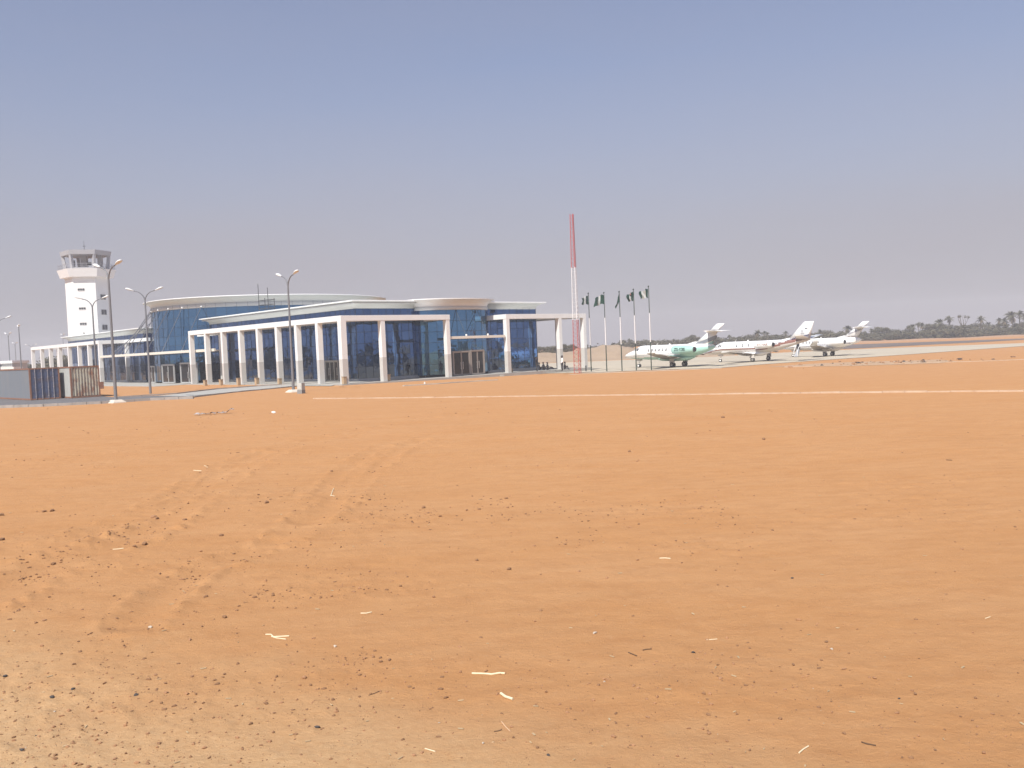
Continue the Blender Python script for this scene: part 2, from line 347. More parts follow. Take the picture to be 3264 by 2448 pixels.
beam(-.3, .3, 23.2, 37.2); beam(-.3, 22, 37.2, 37.8)
beam(.3, 4.9, 23.2, 23.8); beam(.3, 4.9, 13.75, 14.35)
beam(37.65, 38.15, .3, 4.6); beam(38.15, 47, 4.0, 4.6)
beam(74.15, 113.95, -.3, .3); beam(74.15, 74.65, .3, 4.6); beam(64.5, 74.15, 4.0, 4.6, 6.75); beam(113.45, 113.95, .3, 14)
for a in ((.3, 37.6, .3, 4.98), (.3, 4.98, 4.98, 13.7), (.3, 4.98, 23.85, 37.15), (74.7, 107.9, .3, 4.98), (4.98, 22, 33.9, 37.15)):
    beam(*a, 6.86, 7.02, whitebr, 'canopy_roof')
# terraces
mb = MB(); mb.box(-.7, 38.6, -.75, 5.1, -.6, .10, 0, W); mb.box(-.7, 5.1, 5.1, 38.2, -.6, .06, 0, W); mb.box(5.1, 114, 5.1, 38.2, -.6, .05, 0, W); mb.box(38.6, 114.5, -1.5, 5.1, -.6, .06, 0, W)
mb.box(38.6, 76, -5.0, -1.5, -.6, .04, 0, W)
mb.build('terrace', pavem, term)
# curtain walls: one window part per bay, its mullions a sub-part
def curtain(p0, p1, z0, z1, gm=gblue, nv=4, nh=6, normal=None, seed=0, mull=.035):
    rr = random.Random(seed); p0 = Vector(p0); p1 = Vector(p1); d = p1-p0; Ld = d.length; d.normalize(); n = Vector((d.y, -d.x, 0))
    if normal is not None and n.dot(normal) < 0: n = -n
    mb = MB(); fr = MB(); back = MB()
    for i in range(nv):
        for j in range(nh):
            a = p0+d*(Ld*i/nv); b = p0+d*(Ld*(i+1)/nv); za = z0+(z1-z0)*j/nh; zb = z0+(z1-z0)*(j+1)/nh
            t1 = rr.gauss(0, .0045); t2 = rr.gauss(0, .0045); wv = Ld/nv/2; hv = (zb-za)/2
            o = [(-wv*t1-hv*t2), (wv*t1-hv*t2), (wv*t1+hv*t2), (-wv*t1+hv*t2)]
            c = [a+n*o[0], b+n*o[1], b+n*o[2], a+n*o[3]]
            mb.add([(c[0].x, c[0].y, za), (c[1].x, c[1].y, za), (c[2].x, c[2].y, zb), (c[3].x, c[3].y, zb)], [(0, 1, 2, 3)])
    def bar(a, b, za, zb, w_):
        aa = a-n*.05; bb = b-n*.05
        fr.hexa([(aa.x, aa.y, za), (bb.x, bb.y, za), (bb.x+n.x*w_, bb.y+n.y*w_, za), (aa.x+n.x*w_, aa.y+n.y*w_, za), (aa.x, aa.y, zb), (bb.x, bb.y, zb), (bb.x+n.x*w_, bb.y+n.y*w_, zb), (aa.x+n.x*w_, aa.y+n.y*w_, zb)])
    for i in range(nv+1): a = p0+d*(Ld*i/nv-mull/2); bar(a, a+d*mull, z0, z1, .075)
    for j in range(nh+1): z = z0+(z1-z0)*j/nh; bar(p0, p1, z-.02, z+.02, .07)
    b0 = p0-n*.12; b1 = p1-n*.12
    g = mb.build('window', gm, term, fix=False)
    if mb and g.data.polygons[0].normal.dot(n) < 0: g.data.flip_normals()
    f = fr.build('mullions', rod_dark, g); f.matrix_parent_inverse = Matrix.Identity(4)
    return g
def wst(s, t): return W(s, t, 0)
nrmA = -Rv; nrmF = -Lv
sd = 1
def run(points, z0, z1, nrm, gm=gblue, nv=4, nh=6):
    global sd
    for a, b in zip(points[:-1], points[1:]): sd += 1; curtain(wst(*a), wst(*b), z0, z1, gm, nv, nh, nrm, sd)
ZG, ZW = .38, 8.3
run([(s, 5) for s in (5, 9.2, 13.7, 18.4, 23.1, 28, 32.95, 37.9, 43)], ZG, ZW, nrmA)
run([(s, 5) for s in (68.5, 74.4, 79.8, 85.1, 90.6, 96.2, 101.85, 108)], ZG, ZW, nrmA)
run([(5, t) for t in (5, 9.2, 13.4)], ZG, ZW, nrmF); run([(5, t) for t in (24.2, 28.8, 33.6)], ZG, ZW, nrmF)
run([(5, 33.6), (14, 33.6), (23, 33.6)], ZG, ZW, Rv, nv=6)
run([(43, 5), (43, 12)], ZG, ZW, Lv); run([(68.5, 5), (68.5, 10)], ZG, ZW, nrmF); run([(108, 5), (108, 20), (108, 33.6)], ZG, ZW, Lv, nv=8)
# solid core behind the glass
mb = MB(); mb.box(5.25, 42.7, 5.25, 33.3, 0, 8.3, 0, W); mb.box(68.8, 107.7, 5.25, 33.3, 0, 8.3, 0, W); mb.build('wall', dark, term)
# plinth strip under the glass
plm = mat('plinth_grey', (.40, .42, .43), .6, var=.1)
for q in ((4.93, 43.05, 4.93, 5.12, 0), (4.93, 5.12, 5.12, 13.5, -.3), (4.93, 5.12, 24.1, 33.67, -.3), (68.4, 108.07, 4.93, 5.12, 0)):
    mb = MB(); mb.box(*q, ZG, 0, W); mb.build('plinth', plm, term)
# flared cornices: profile swept along a path
PROF = [(0, 0), (.02, .16), (.10, .34), (.28, .52), (.60, .70), (1.0, .80), (1.06, .80), (1.06, .90), (.9, .92)]
def sweep(path, z, m=cornice, prof=PROF, name='cornice', ks=1.0, closed=False):
    pts = [Vector((p[0], p[1], 0)) for p in path]; n = len(pts); rings = []
    for i in range(n):
        if closed: d0 = pts[i]-pts[i-1]; d1 = pts[(i+1) % n]-pts[i]
        else: d0 = pts[i]-pts[max(i-1, 0)]; d1 = pts[min(i+1, n-1)]-pts[i]
        if d0.length == 0: d0 = d1
        if d1.length == 0: d1 = d0
        d0.normalize(); d1.normalize(); n0 = Vector((d0.y, -d0.x, 0)); n1 = Vector((d1.y, -d1.x, 0)); b = (n0+n1).normalized(); k = 1/max(.3, b.dot(n0))
        rings.append([(pts[i].x+b.x*o*k*ks, pts[i].y+b.y*o*k*ks, z+h*ks) for o, h in prof])
    mb = MB(); m_ = len(prof); rr = rings+([rings[0]] if closed else [])
    for a, b in zip(rr[:-1], rr[1:]):
        for j in range(m_-1): mb.add([a[j], b[j], b[j+1], a[j+1]], [(0, 1, 2, 3)], 1 if j >= 6 else 0, j < 4)
    o = mb.build(name, [m, white], term, fix=False)
    bm = bmesh.new(); bm.from_mesh(o.data); bmesh.ops.remove_doubles(bm, verts=bm.verts, dist=.0005); bmesh.ops.recalc_face_normals(bm, faces=bm.faces); bm.to_mesh(o.data); bm.free()
    s = o.modifiers.new('thick', 'SOLIDIFY'); s.thickness = .03; s.offset = 0
    return o
# outward side must be to the right of travel
def path(st): return [W(s, t, 0) for s, t in st]
sweep(path([(43, 12), (43, 5), (5, 5), (5, 13.4)]), ZW)
sweep(path([(5, 24.2), (5, 33.6), (22, 33.6)]), ZW-.12)
sweep(path([(108, 33.6), (108, 5), (68.5, 5), (68.5, 9)]), ZW-.2)
mb = MB(); mb.box(4.2, 43.8, 4.2, 34.4, 8.86, 8.96, 0, W); mb.box(67.7, 108.8, 4.2, 34.4, 8.70, 8.80, 0, W); mb.build('roof', fascia, term)
# round hall
DC, DA, DB = (53.2, 20.1), 16.3, 18.5
def dr(th, k=0.): return (DC[0]+(DA+k)*math.sin(th), DC[1]-(DB+k)*math.cos(th))   # th=0 faces -t
ths = [math.radians(a) for a in range(-170, 172, 10)]
for i, (a, b) in enumerate(zip(ths[:-1], ths[1:])):
    m = (a+b)/2; c = Vector(wst(*dr(m))); n = (c-Vector(wst(*DC))).normalized()
    if -2.1 < m < 2.1: curtain(wst(*dr(a)), wst(*dr(b)), .3, 10.85, gdrum, 2, 8, n, 300+i)
ring = [math.radians(a) for a in range(0, 360, 5)]
mb = MB(); mb.loft([[W(*dr(a, -.25), z) for a in ring] for z in (0, 11.4)]); mb.build('hall_core', dark, term)
segs = [math.radians(a) for a in range(-180, 180, 5)]
def drsweep(z, prof, m, name):
    return sweep([W(*dr(-a), 0) for a in segs], z, m, prof, name, 1.0, True)
mb = MB(); mb.loft([[W(*dr(a, k), z) for a in ring] for k, z in ((.02, 10.83), (.06, 10.83), (.06, 11.45), (.02, 11.45))], cap=False); mb.build('fascia', fascia, term)
mb = MB()
for a in range(0, 360, 5):
    t = math.radians(a); p = Vector(wst(*dr(t, .06))); c = Vector(wst(*DC)); n = (p-c).normalized(); q = Vector((-n.y, n.x, 0))*.02
    mb.box(-.02, .02, 0, .02, 10.83, 11.45, 0, lambda x, y, z: (p.x+q.x*x*50+n.x*y, p.y+q.y*x*50+n.y*y, z))
mb.build('panel_joint', mat('joint_grey', (.25, .26, .27), .7), term)
prof2 = [(.02, 0), (.05, .25), (.2, .5), (.5, .68), (1.0, .80), (1.08, .80), (1.08, .90), (.9, .94), (-2, 1.0)]
mb = MB(); m_ = len(prof2); rings = [[W(*dr(a, o), 11.45+h) for a in ring] for o, h in prof2]
mb.loft(rings, cap=False, mf=lambda i, j: 1 if i >= 5 else 0); mb.add(rings[-1], [tuple(range(len(ring)))], 1); mb.build('cornice', [cornice, white], term)
# suspended entrance canopy on tie rods fanning from the hall
cream = mat('cream_canopy', (.74, .69, .60), .6, var=.05)
beam(38.32, 74.03, -.25, .0, 4.36, 4.72, cream, 'entrance_canopy'); beam(38.32, 74.03, .0, 4.2, 4.44, 4.62, cream, 'canopy_slab'); beam(32.0, 38.3, .45, .7, 4.36, 4.72, cream, 'entrance_canopy')
for a, sb in ((-33, 41), (-22, 48), (-12, 54.2), (-2, 59.2), (9, 62.7), (20, 64.6), (32, 67.0), (44, 69.5)):
    t = math.radians(a); mb = MB(); p0 = W(*dr(t, .15), 11.0); p1 = W(sb, -.12, 4.75)
    mb.tube([p0, p1], .055, 8); o = mb.build('tie_rod', steel, term)
    mb = MB(); mb.blob(p0, .14, sc3=(1, 1, 1), rough=0, sub=2); mb.build('rod_socket', white, o).matrix_parent_inverse = Matrix.Identity(4)
    mb = MB(); mb.tube([p1, (p1[0], p1[1], 4.6)], [.08, .11], 8); mb.build('rod_socket', white, o).matrix_parent_inverse = Matrix.Identity(4)
# bow on the short side
BC = (5.0, 18.8)
def bw(th, k=0.): return (BC[0]-(3.0+k)*math.cos(th), BC[1]+(5.5+k)*math.sin(th))
bt = [math.radians(a) for a in range(-90, 91, 15)]
for i, (a, b) in enumerate(zip(bt[:-1], bt[1:])):
    c = Vector(wst(*bw((a+b)/2))); n = (c-Vector(wst(*BC))).normalized(); curtain(wst(*bw(a)), wst(*bw(b)), .3, 8.0, gdrum, 1, 6, n, 500+i)
bb = [math.radians(a) for a in range(-90, 91, 6)]
mb = MB(); mb.loft([[W(*bw(a, -.2), z) for a in bb] for z in (0, 9.0)]); mb.build('bow_core', dark, term)
mb = MB(); rg = [[W(*bw(a, k), z) for k, z in ((.05, 8.0), (.05, 8.42), (.0, 8.42), (.0, 8.0))] for a in bb]; mb.loft(rg); mb.build('fascia', fascia, term)
mb = MB(); rg = [[W(*bw(a, o), 8.42+h) for o, h in PROF[:8]]+[W(*bw(a, .0), 9.34), W(*bw(a, -.1), 8.42)] for a in bb]; mb.loft(rg, smooth=False, mf=lambda i, j: 1 if j in (5, 6, 7) else 0)
mb.build('cornice', [mat('cream_cornice', (.69, .68, .655), .5, var=.04), white], term)
mb = MB(); mb.add([W(*bw(a, .9), 9.31) for a in bb], [tuple(range(len(bb)))]); mb.build('roof', fascia, term)
beam(-.15, .15, 14.45, 23.1, 4.45, 4.76, mat('cream_canopy', (.74, .69, .60)), 'entrance_canopy')
for t in (17.0, 20.4):
    mb = MB(); mb.tube([W(0, t, 4.7), W(2.2, t+.3, 8.1)], .035, 6); o = mb.build('tie_rod', rod_dark, term)
    mb = MB(); mb.blob(W(0, t, 4.86), .13, rough=0, sub=2); mb.build('rod_socket', white, o).matrix_parent_inverse = Matrix.Identity(4)
# doors
def door(a, b, nrm, leaves=2, h=2.5, m=alu, name='door', z=.12):
    a = Vector(a); b = Vector(b); d = b-a; Ld = d.length; d.normalize(); n = Vector((d.y, -d.x, 0))
    if n.dot(nrm) < 0: n = -n
    def T(x, y, zz): p = a+d*x+n*y; return (p.x, p.y, zz+z)
    mb = MB(); fw_ = .12
    mb.box(0, fw_, .05, .25, 0, h, 0, T); mb.box(Ld-fw_, Ld, .05, .25, 0, h, 0, T); mb.box(fw_, Ld-fw_, .05, .25, h-fw_, h, 0, T)
    o = mb.build(name, m, term)
    lw = (Ld-2*fw_)/leaves
    for k in range(leaves):
        mb = MB(); x0 = fw_+k*lw; x1 = x0+lw
        for q in ((x0+.01, x0+.09, 0, h-fw_), (x1-.09, x1-.01, 0, h-fw_)): mb.box(q[0], q[1], .1, .18, q[2], q[3], 0, T)
        mb.box(x0+.09, x1-.09, .1, .18, 0, .14, 0, T); mb.box(x0+.09, x1-.09, .1, .18, h-fw_-.1, h-fw_, 0, T)
        mb.box(x0+.09, x1-.09, .13, .15, .14, h-fw_-.1, 1, T)
        l = mb.build('door_leaf', [m, mat('door_glass', (.015, .017, .02), .12, .1)], o); l.matrix_parent_inverse = Matrix.Identity(4)
        hx = x1-.16 if k % 2 == 0 else x0+.16
        mb = MB(); mb.tube([T(hx, .26, .7), T(hx, .26, 1.6)], .03, 6); mb.tube([T(hx, .18, .8), T(hx, .26, .8)], .02, 6); mb.tube([T(hx, .18, 1.5), T(hx, .26, 1.5)], .02, 6)
        hh = mb.build('handle', mat('handle_steel', (.62, .60, .57), .3, .6), o); hh.matrix_parent_inverse = Matrix.Identity(4)
    return o
def onT(u, t):   # s on the plane t=const below pixel column u
    q = ray(u, 1200); o = C0+Rv*t; n = Vector((Lv.y, -Lv.x, 0)); k = (n.x*o.x+n.y*o.y)/(n.x*q.x+n.y*q.y)
    return (Vector((q.x*k, q.y*k, 0))-Vector((C0.x, C0.y, 0))).dot(Lv)
def onS(u, s):
    q = ray(u, 1190); o = C0+Lv*s; n = Vector((Rv.y, -Rv.x, 0)); k = (n.x*o.x+n.y*o.y)/(n.x*q.x+n.y*q.y)
    return (Vector((q.x*k, q.y*k, 0))-Vector((C0.x, C0.y, 0))).dot(Rv)
door(wst(onT(1043, 4.9), 4.9), wst(onT(1085, 4.9), 4.9), nrmA, 3, 2.45)
door(wst(onT(490, 2.6), 2.0), wst(onT(508, 2.4), 1.95), nrmA, 2, 2.6, mat('pale_door_frame', (.5, .5, .49), .5, .2))
door(wst(onT(534.5, 1.9), 1.3), wst(onT(573, 1.9), 1.3), nrmA, 2, 2.75, MATS['pale_door_frame'])
door(wst(onT(594.5, 2.0), 1.35), wst(onT(646, 2.2), 1.6), nrmA, 2, 2.9, MATS['pale_door_frame'])
tL, tR = onS(1441, 2.2), onS(1537, 2.1)
tm = (tL+tR)/2+.15
door(wst(2.1, tL), wst(1.85, tm), nrmF, 2, 2.9, mat('bronze_frame', (.33, .29, .26), .5, .3)); door(wst(1.8, tm+.03), wst(1.75, tR), nrmF, 2, 2.95, MATS['bronze_frame'])
# ladder frame on the roof
sc_ = thing('scaffold_tower', 'thin steel scaffold frame standing on the terminal roof in front of the round hall', 'scaffold', W(30, 8, 8.96), 0)
sl_ = MB(); so_ = Vector(W(30, 8, 8.96))
pA = Vector((C0+Lv*29)-Vector((0, 0, 0)))
def sp(a, b, z): p = C0+Lv*(28.6+a*1.0)+Rv*(6.8+b); return (p.x-so_.x, p.y-so_.y, z)
sl_ = MB()
for a, b, z in ((0, 0, 3.6), (2.6, 0, 4.3), (0, .9, 2.2), (2.6, .9, 2.4)): sl_.tube([sp(a, b, 0), sp(a, b, z)], .045, 6)
sl_.build('pole', darkgrey, sc_)
sl_ = MB()
for z in (.4, .9, 1.4, 2.0):
    for b in (0, .9): sl_.tube([sp(-.2, b, z), sp(2.8, b, z)], .035, 6)
    for a in (0, 2.6): sl_.tube([sp(a, 0, z), sp(a, .9, z)], .035, 6)
sl_.build('crossbar', darkgrey, sc_)
# ------------------------------------------------------------------ control tower
pc = Vector((0, 0, 0)); tp = AT(291, 178.); TW = Vector((tp.x, tp.y, 0))
pxm = 178/F
tow = thing('control_tower', 'white hexagonal air traffic control tower with glassless grey cab, rising behind the left wing', 'tower', (TW.x, TW.y, 0), 0)
def hexr(r, z, rot=164.): return [(r*math.sin(math.radians(rot-30+60*k)), r*math.cos(math.radians(rot-30+60*k)), z) for k in range(6)]
def zt(v): return ZAT(TW, v)
RS = 127*pxm/2/.985
zs = zt(882); zg0 = zt(884); zg1 = zt(862)
mb = MB(); mb.loft([hexr(RS, -.3), hexr(RS, zs)], smooth=False); mb.build('shaft', mat('tower_white', (.82, .80, .77), .75, var=.05, vs=.4), tow)
RG = RS*1.30; mb = MB(); mb.loft([hexr(RS*1.03, zg0-.25), hexr(RG*.93, zg0-.2), hexr(RG*1.03, zg1), hexr(RG*.9, zg1)], smooth=False); mb.build('gallery', mat('gallery_white', (.82, .79, .76), .75, var=.05), tow)
def face_pt(r, k, f, z, out=0.):
    a = Vector(hexr(r, z)[k]); b = Vector(hexr(r, z)[(k+1) % 6]); p = a.lerp(b, f); n = Vector(((a.x+b.x)/2, (a.y+b.y)/2, 0)).normalized(); return p+n*out
mb = MB()
for k in range(6):
    for f in [i/6 for i in range(6)]: p = face_pt(RG*.98, k, f, zg1); mb.tube([p, p+Vector((0, 0, .95))], .035, 5)
    for h in (.45, .95): mb.tube([face_pt(RG*.98, k, 0, zg1+h), face_pt(RG*.98, k, 1, zg1+h)], .03, 5)
mb.build('railing', mat('rail_grey', (.35, .34, .36), .5, .3), tow)
cabm = mat('cab_grey', (.40, .395, .41), .7, var=.1, vs=.7)
rc0, rc1 = RS*1.03, RS*1.13; zc0 = zg1; zc1 = zt(815); zc2 = zt(803)
for k in range(6):
    mb = MB(); a0 = Vector(hexr(rc0, zc0)[k]); a1 = Vector(hexr(rc1*.985, zc1)[k]); u0 = a0.normalized()
    n = Vector((a0.x, a0.y, 0)).normalized(); q = Vector((-n.y, n.x, 0)); wd = .27
    c = []
    for a in (a0, a1):
        for x, y in ((-wd, -.6), (wd, -.6), (wd*.8, 0), (-wd*.8, 0)): p = a+q*x+n*y; c.append(tuple(p))
    mb.hexa(c); mb.build('cab_post', cabm, tow)
mb = MB(); mb.loft([hexr(rc1*.97, zc1-.12), hexr(rc1, zc1-.12), hexr(rc1*1.03, zc2), hexr(rc1*.9, zc2), hexr(rc1*.9, zc1-.1), hexr(rc1*.97, zc1-.12)], smooth=False, cap=False); mb.loft([hexr(rc1*.9, zc1-.05), hexr(rc1*.9, zc1+.15)], smooth=False); mb.build('cab_roof', cabm, tow)
mb = MB(); mb.loft([hexr(rc0*.99, zc0-.05), hexr(rc0*.995, zc0+.3)], smooth=False); mb.build('cab_sill', cabm, tow)
mb = MB(); mb.box(-1.0, .2, -.3, .5, zc0, zc1); mb.box(2.2, 3.0, .2, .9, zc0, zc1); mb.build('pillar', cabm, tow)
mb = MB(); mb.box(-2.4, -1.9, -1, -.6, zc0, zc0+2); mb.build('console', darkgrey, tow)
mb = MB(); mb.box(.6, 1.4, -1, -.7, zc0+.9, zc0+1.5); mb.build('console', darkgrey, tow)
mb = MB(); mb.tube([(-.2, 0, zc2), (-.2, 0, zc2+1.2), (-.2, 0, zc2+2.3)], [.09, .05, .02], 6); mb.box(-.45, .05, -.05, .05, zc2+1.1, zc2+1.2); mb.build('antenna', darkgrey, tow)
# visible faces: k=0 starts at rot-30
fm = [k for k in range(6)]
mid = 0; right = 5; 
for k in range(6):
    pass
wfm = mat('tower_window', (.05, .055, .065), .3)
def twin(k, f0, f1, z0, z1, nb=2):
    for b in range(1):
        mb = MB()
        def T(x, y, z): p = face_pt(RS, k, x, z, y); return (p.x, p.y, z)
        mb.box(f0, f1, -.05, .03, z0, z1, 0, T)
        o = mb.build('window', wfm, tow)
        mb = MB(); th = .02
        for q in range(nb+1): x = f0+(f1-f0)*q/nb; mb.box(x-.006, x+.006, .03, .06, z0, z1, 0, T)
        mb.box(f0+.006, f1-.006, .03, .055, z0-.06, z0+.03, 0, T); mb.box(f0+.006, f1-.006, .03, .055, z1-.03, z1+.06, 0, T); mb.build('window_frame', mat('window_frame_white', (.6, .58, .55), .5), o)
# hexr goes clockwise by compass angle: index 0 at 134, 1 at 194 -> face 0 spans 134..194 (normal 164), face 5 normal 104
for v in (927, 986, 1034, 1063): twin(0, .50, .80, zt(v+3.5), zt(v-3.5), 3) if v < 1050 else twin(0, .62, .68, zt(v+2), zt(v-2), 1)
for v in (950, 998, 1046): twin(5, .35, .72, zt(v+8), zt(v-8), 2)
# ------------------------------------------------------------------ street lamps
def make_lamp():
    t = thing('street_lamp', '', 'street lamp')
    mb = MB(); mb.tube([(0, 0, 0), (0, 0, 3), (0, 0, 9.5)], [.13, .11, .075], 12); mb.build('pole', galv, t)
    mb = MB(); mb.loft([[(-.62, -.62, -.25), (.62, -.62, -.25), (.62, .62, -.25), (-.62, .62, -.25)], [(-.52, -.52, .06), (.52, -.52, .06), (.52, .52, .06), (-.52, .52, .06)], [(-.3, -.3, .24), (.3, -.3, .24), (.3, .3, .24), (-.3, .3, .24)]], smooth=False); mb.build('base', mat('lamp_footing', (.66, .58, .48), .9, var=.15), t)
    for s in (-1, 1):
        pts = []
        for i in range(9): a = i/8*1.15; pts.append((s*1.15*(1-math.cos(a)), 0, 9.4+1.15*math.sin(a)))
        pts.append((s*1.05, 0, 10.56))
        mb = MB(); mb.tube(pts, [.06]*5+[.05]*5, 8); arm = mb.build('arm', galv, t)
        e = Vector((s*1.05, 0, 10.56)); mb = MB(); rings = []
        d = Vector((s*.93, 0, .30)).normalized(); u = Vector((0, 1, 0)); q = d.cross(u)*(1 if s > 0 else -1)
        for f, wd, ht in ((0, .07, .06), (.18, .12, .09), (.35, .19, .13), (.6, .21, .15), (.8, .16, .10), (.86, .05, .04)):
            rings.append([tuple(e+d*f+u*wd*math.cos(a*PI/5)+Vector((0, 0, 1))*ht*math.sin(a*PI/5)*(1 if math.sin(a*PI/5) > 0 else .55)) for a in range(10)])
        mb.loft(rings); mb.build('lamp_head', lampwhite, t)
    return t
lamp0 = make_lamp(); first = True
#       base px, joint v, rotation deg, label
lamps = [((370, 1284), 892, 35, 'tall double-armed street lamp rising from a pale footing right of the rusty container', None),
         ((480, 1254.6), 959, -5, 'street lamp standing on the sand in front of the curved entrance of the round hall', None),
         ((935.7, 1250), 915, 46, 'street lamp beside the small grey cabinet in front of the colonnade', None),
         ((311, 1247), 981.7, -12, 'street lamp rising from behind the rusty corrugated container', None),
         ((5, 1262), 1040, -15, 'street lamp cut by the left edge of the photo, only one arm showing', None),
         ((36, 1222), 1080, 42, 'street lamp standing behind the grey container, before the small white house', None),
         ((55, 1210), 1106, 42, 'shortest looking street lamp, just left of the tallest far lamp', None),
         ((72, 1232), 1060, 58, 'tallest looking of the far lamps behind the grey and blue containers, arms seen end on', None),
         ((106, 1205), 1110, -10, 'faint street lamp left of the colonnade end, behind the blue container doors', None),
         ((208, 1196), 1080, 48, 'street lamp rising behind the left end of the left wing roof', None)]
for (u, v), jv, rot, lab, _ in lamps:
    o = lamp0 if first else copy_tree(lamp0); first = False
    p = GG(u, v); o.location = p; zz = (ZAT(p, jv)-p.z)/9.5; o.scale = (max(.75, min(1.1, zz)), max(.75, min(1.1, zz)), zz); o.rotation_euler.z = math.radians(-rot)
    if (u, v) not in ((370, 1284), (935.7, 1250)):
        for ch in [c for c in bpy.data.objects if c.parent == o and c.name.startswith('base')]: bpy.data.objects.remove(ch)
    tag(o, lab, 'street lamp', 'double-armed street lamps around the forecourt')
# ------------------------------------------------------------------ shipping containers
rustm = mat('rust', (.20, .085, .05), .9, col2=(.30, .15, .09), vs=4, bump=.01, bs=20)
def container(lab, Lc, endm, sidem, doors, P0, end_mats):
    # local: x to the right along the end (0..Wd), y away (0..Lc)
    k = 1.22; Wd = 2.44*1.13; Ht = 2.6*k
    yaw = math.atan2(Rv.y, Rv.x)
    t = thing('shipping_container', lab, 'container', P0, yaw, 'shipping containers parked on the asphalt')
    fr = .14; mb = MB()
    for x in (0, Wd-fr):
        for y in (0, Lc-fr): mb.box(x, x+fr, y, y+fr, .05, Ht, 0)
    for z in (.05, Ht-fr):
        mb.box(fr, Wd-fr, .0, fr, z, z+fr); mb.box(fr, Wd-fr, Lc-fr, Lc, z, z+fr); mb.box(0, fr, fr, Lc-fr, z, z+fr); mb.box(Wd-fr, Wd, fr, Lc-fr, z, z+fr)
    mb.build('frame', rustm, t)
    def corr(a, b, n0, n1, mi_, z0, z1, dep=.05, per=.32):
        mb = MB(); a = Vector(a); b = Vector(b); d = b-a; Ld = d.length; d.normalize(); n = Vector((-d.y, d.x, 0)); k_ = int(Ld/per); pts = []
        for i in range(k_):
            s0 = Ld*i/k_; w_ = Ld/k_
            for f, h in ((0, 0), (.3, 0), (.5, dep), (.8, dep)): pts.append(a+d*(s0+w_*f)+n*h)
        pts.append(b)
        mb.add([(p.x, p.y, z0) for p in pts]+[(p.x, p.y, z1) for p in pts], [(i, i+1, len(pts)+i+1, len(pts)+i) for i in range(len(pts)-1)]); return mb
    corr((.06, Lc-fr, 0), (.06, fr, 0), 0, 0, 0, .1, Ht-.1, -.04, .4).build('side_wall', sidem, t)
    corr((Wd-.06, fr, 0), (Wd-.06, Lc-fr, 0), 0, 0, 0, .1, Ht-.1, -.04, .4).build('side_wall', sidem, t)
    mb = MB(); mb.box(.08, Wd-.08, .1, Lc-.1, Ht-.09, Ht-.05); mb.box(.08, Wd-.08, .2, Lc-.1, .1, .2); mb.build('roof', rustm, t)
    if doors:
        for q in (0, 1):
            x0 = fr+q*(Wd/2-fr)+.01; x1 = x0+Wd/2-fr-.02; mb = MB(); n = 5; h = (Ht-2*fr-.1)/n
            mb.box(x0, x1, .05, .09, fr+.05, Ht-fr)
            for j in range(n+1): z = fr+.05+j*h*.98; mb.box(x0+.04, x1-.04, .03, .05, z-.03, z+.07)
            dd = mb.build('door', endm, t)
            for f in (.3, .78) if q == 0 else (.22, .62):
                x = x0+(x1-x0)*f; mb = MB(); mb.tube([(x, -.02, fr-.03), (x, -.02, Ht-fr+.05)], .028, 8)
                for z in (.35, 1.2, 2.2, Ht-.35): mb.box(x-.05, x+.05, -.01, .03, z, z+.1)
                mb.build('lock_rod', mat('rod_pale', (.42, .38, .38), .5, .4), dd)
    else:
        corr((fr, .02, 0), (Wd-fr, .02, 0), 0, 0, 0, .22, Ht-fr, .06, .27).build('end_wall', endm, t)
        mb = MB(); mb.box(Wd-.02, Wd+.35, -.02, .06, .8, 1.5); mb.build('loose_flap', rustm, t)
    return t
def patch(name, a, b, s, lo, hi, stretch=None):
    m = bpy.data.materials.new(name); m.use_nodes = True; t = m.node_tree; bs = t.nodes['Principled BSDF']; bs.inputs['Roughness'].default_value = .75
    tc = N(t, 'ShaderNodeTexCoord'); mp = N(t, 'ShaderNodeMapping'); mp.inputs['Scale'].default_value = stretch or (1, 1, 1); t.links.new(tc.outputs['Object'], mp.inputs[0])
    n = N(t, 'ShaderNodeTexNoise'); n.inputs['Scale'].default_value = s; n.inputs['Detail'].default_value = 8; n.inputs['Roughness'].default_value = .7; t.links.new(mp.outputs[0], n.inputs['Vector'])
    mr = N(t, 'ShaderNodeMapRange'); t.links.new(n.outputs['Fac'], mr.inputs[0]); mr.inputs[1].default_value = lo; mr.inputs[2].default_value = hi
    mx = N(t, 'ShaderNodeMixRGB'); t.links.new(mr.outputs[0], mx.inputs[0]); mx.inputs[1].default_value = (*a, 1); mx.inputs[2].default_value = (*b, 1); t.links.new(mx.outputs[0], bs.inputs['Base Color']); return m
bluem = patch('blue_container_paint', (.075, .095, .17), (.11, .075, .075), 1.3, .48, .7)
greysm = patch('grey_container_paint', (.15, .17, .20), (.19, .19, .20), .6, .3, .7, (1, 1, .3))
palesm = patch('pale_container_paint', (.42, .43, .40), (.36, .36, .34), 1, .3, .7)
rustend = patch('rusty_pale_paint', (.40, .36, .28), (.24, .115, .07), 1.6, .46, .62, (1, 1, .45))
c1 = G(98, 1277.5); c2p = G(228, 1271)
container('container with blue barred doors and long grey side, leftmost on the asphalt', 12.2, bluem, greysm, True, c1, None)
container('pale container with a rust-streaked corrugated end, right of the blue doors', 12.2, rustend, palesm, False, c2p, None)
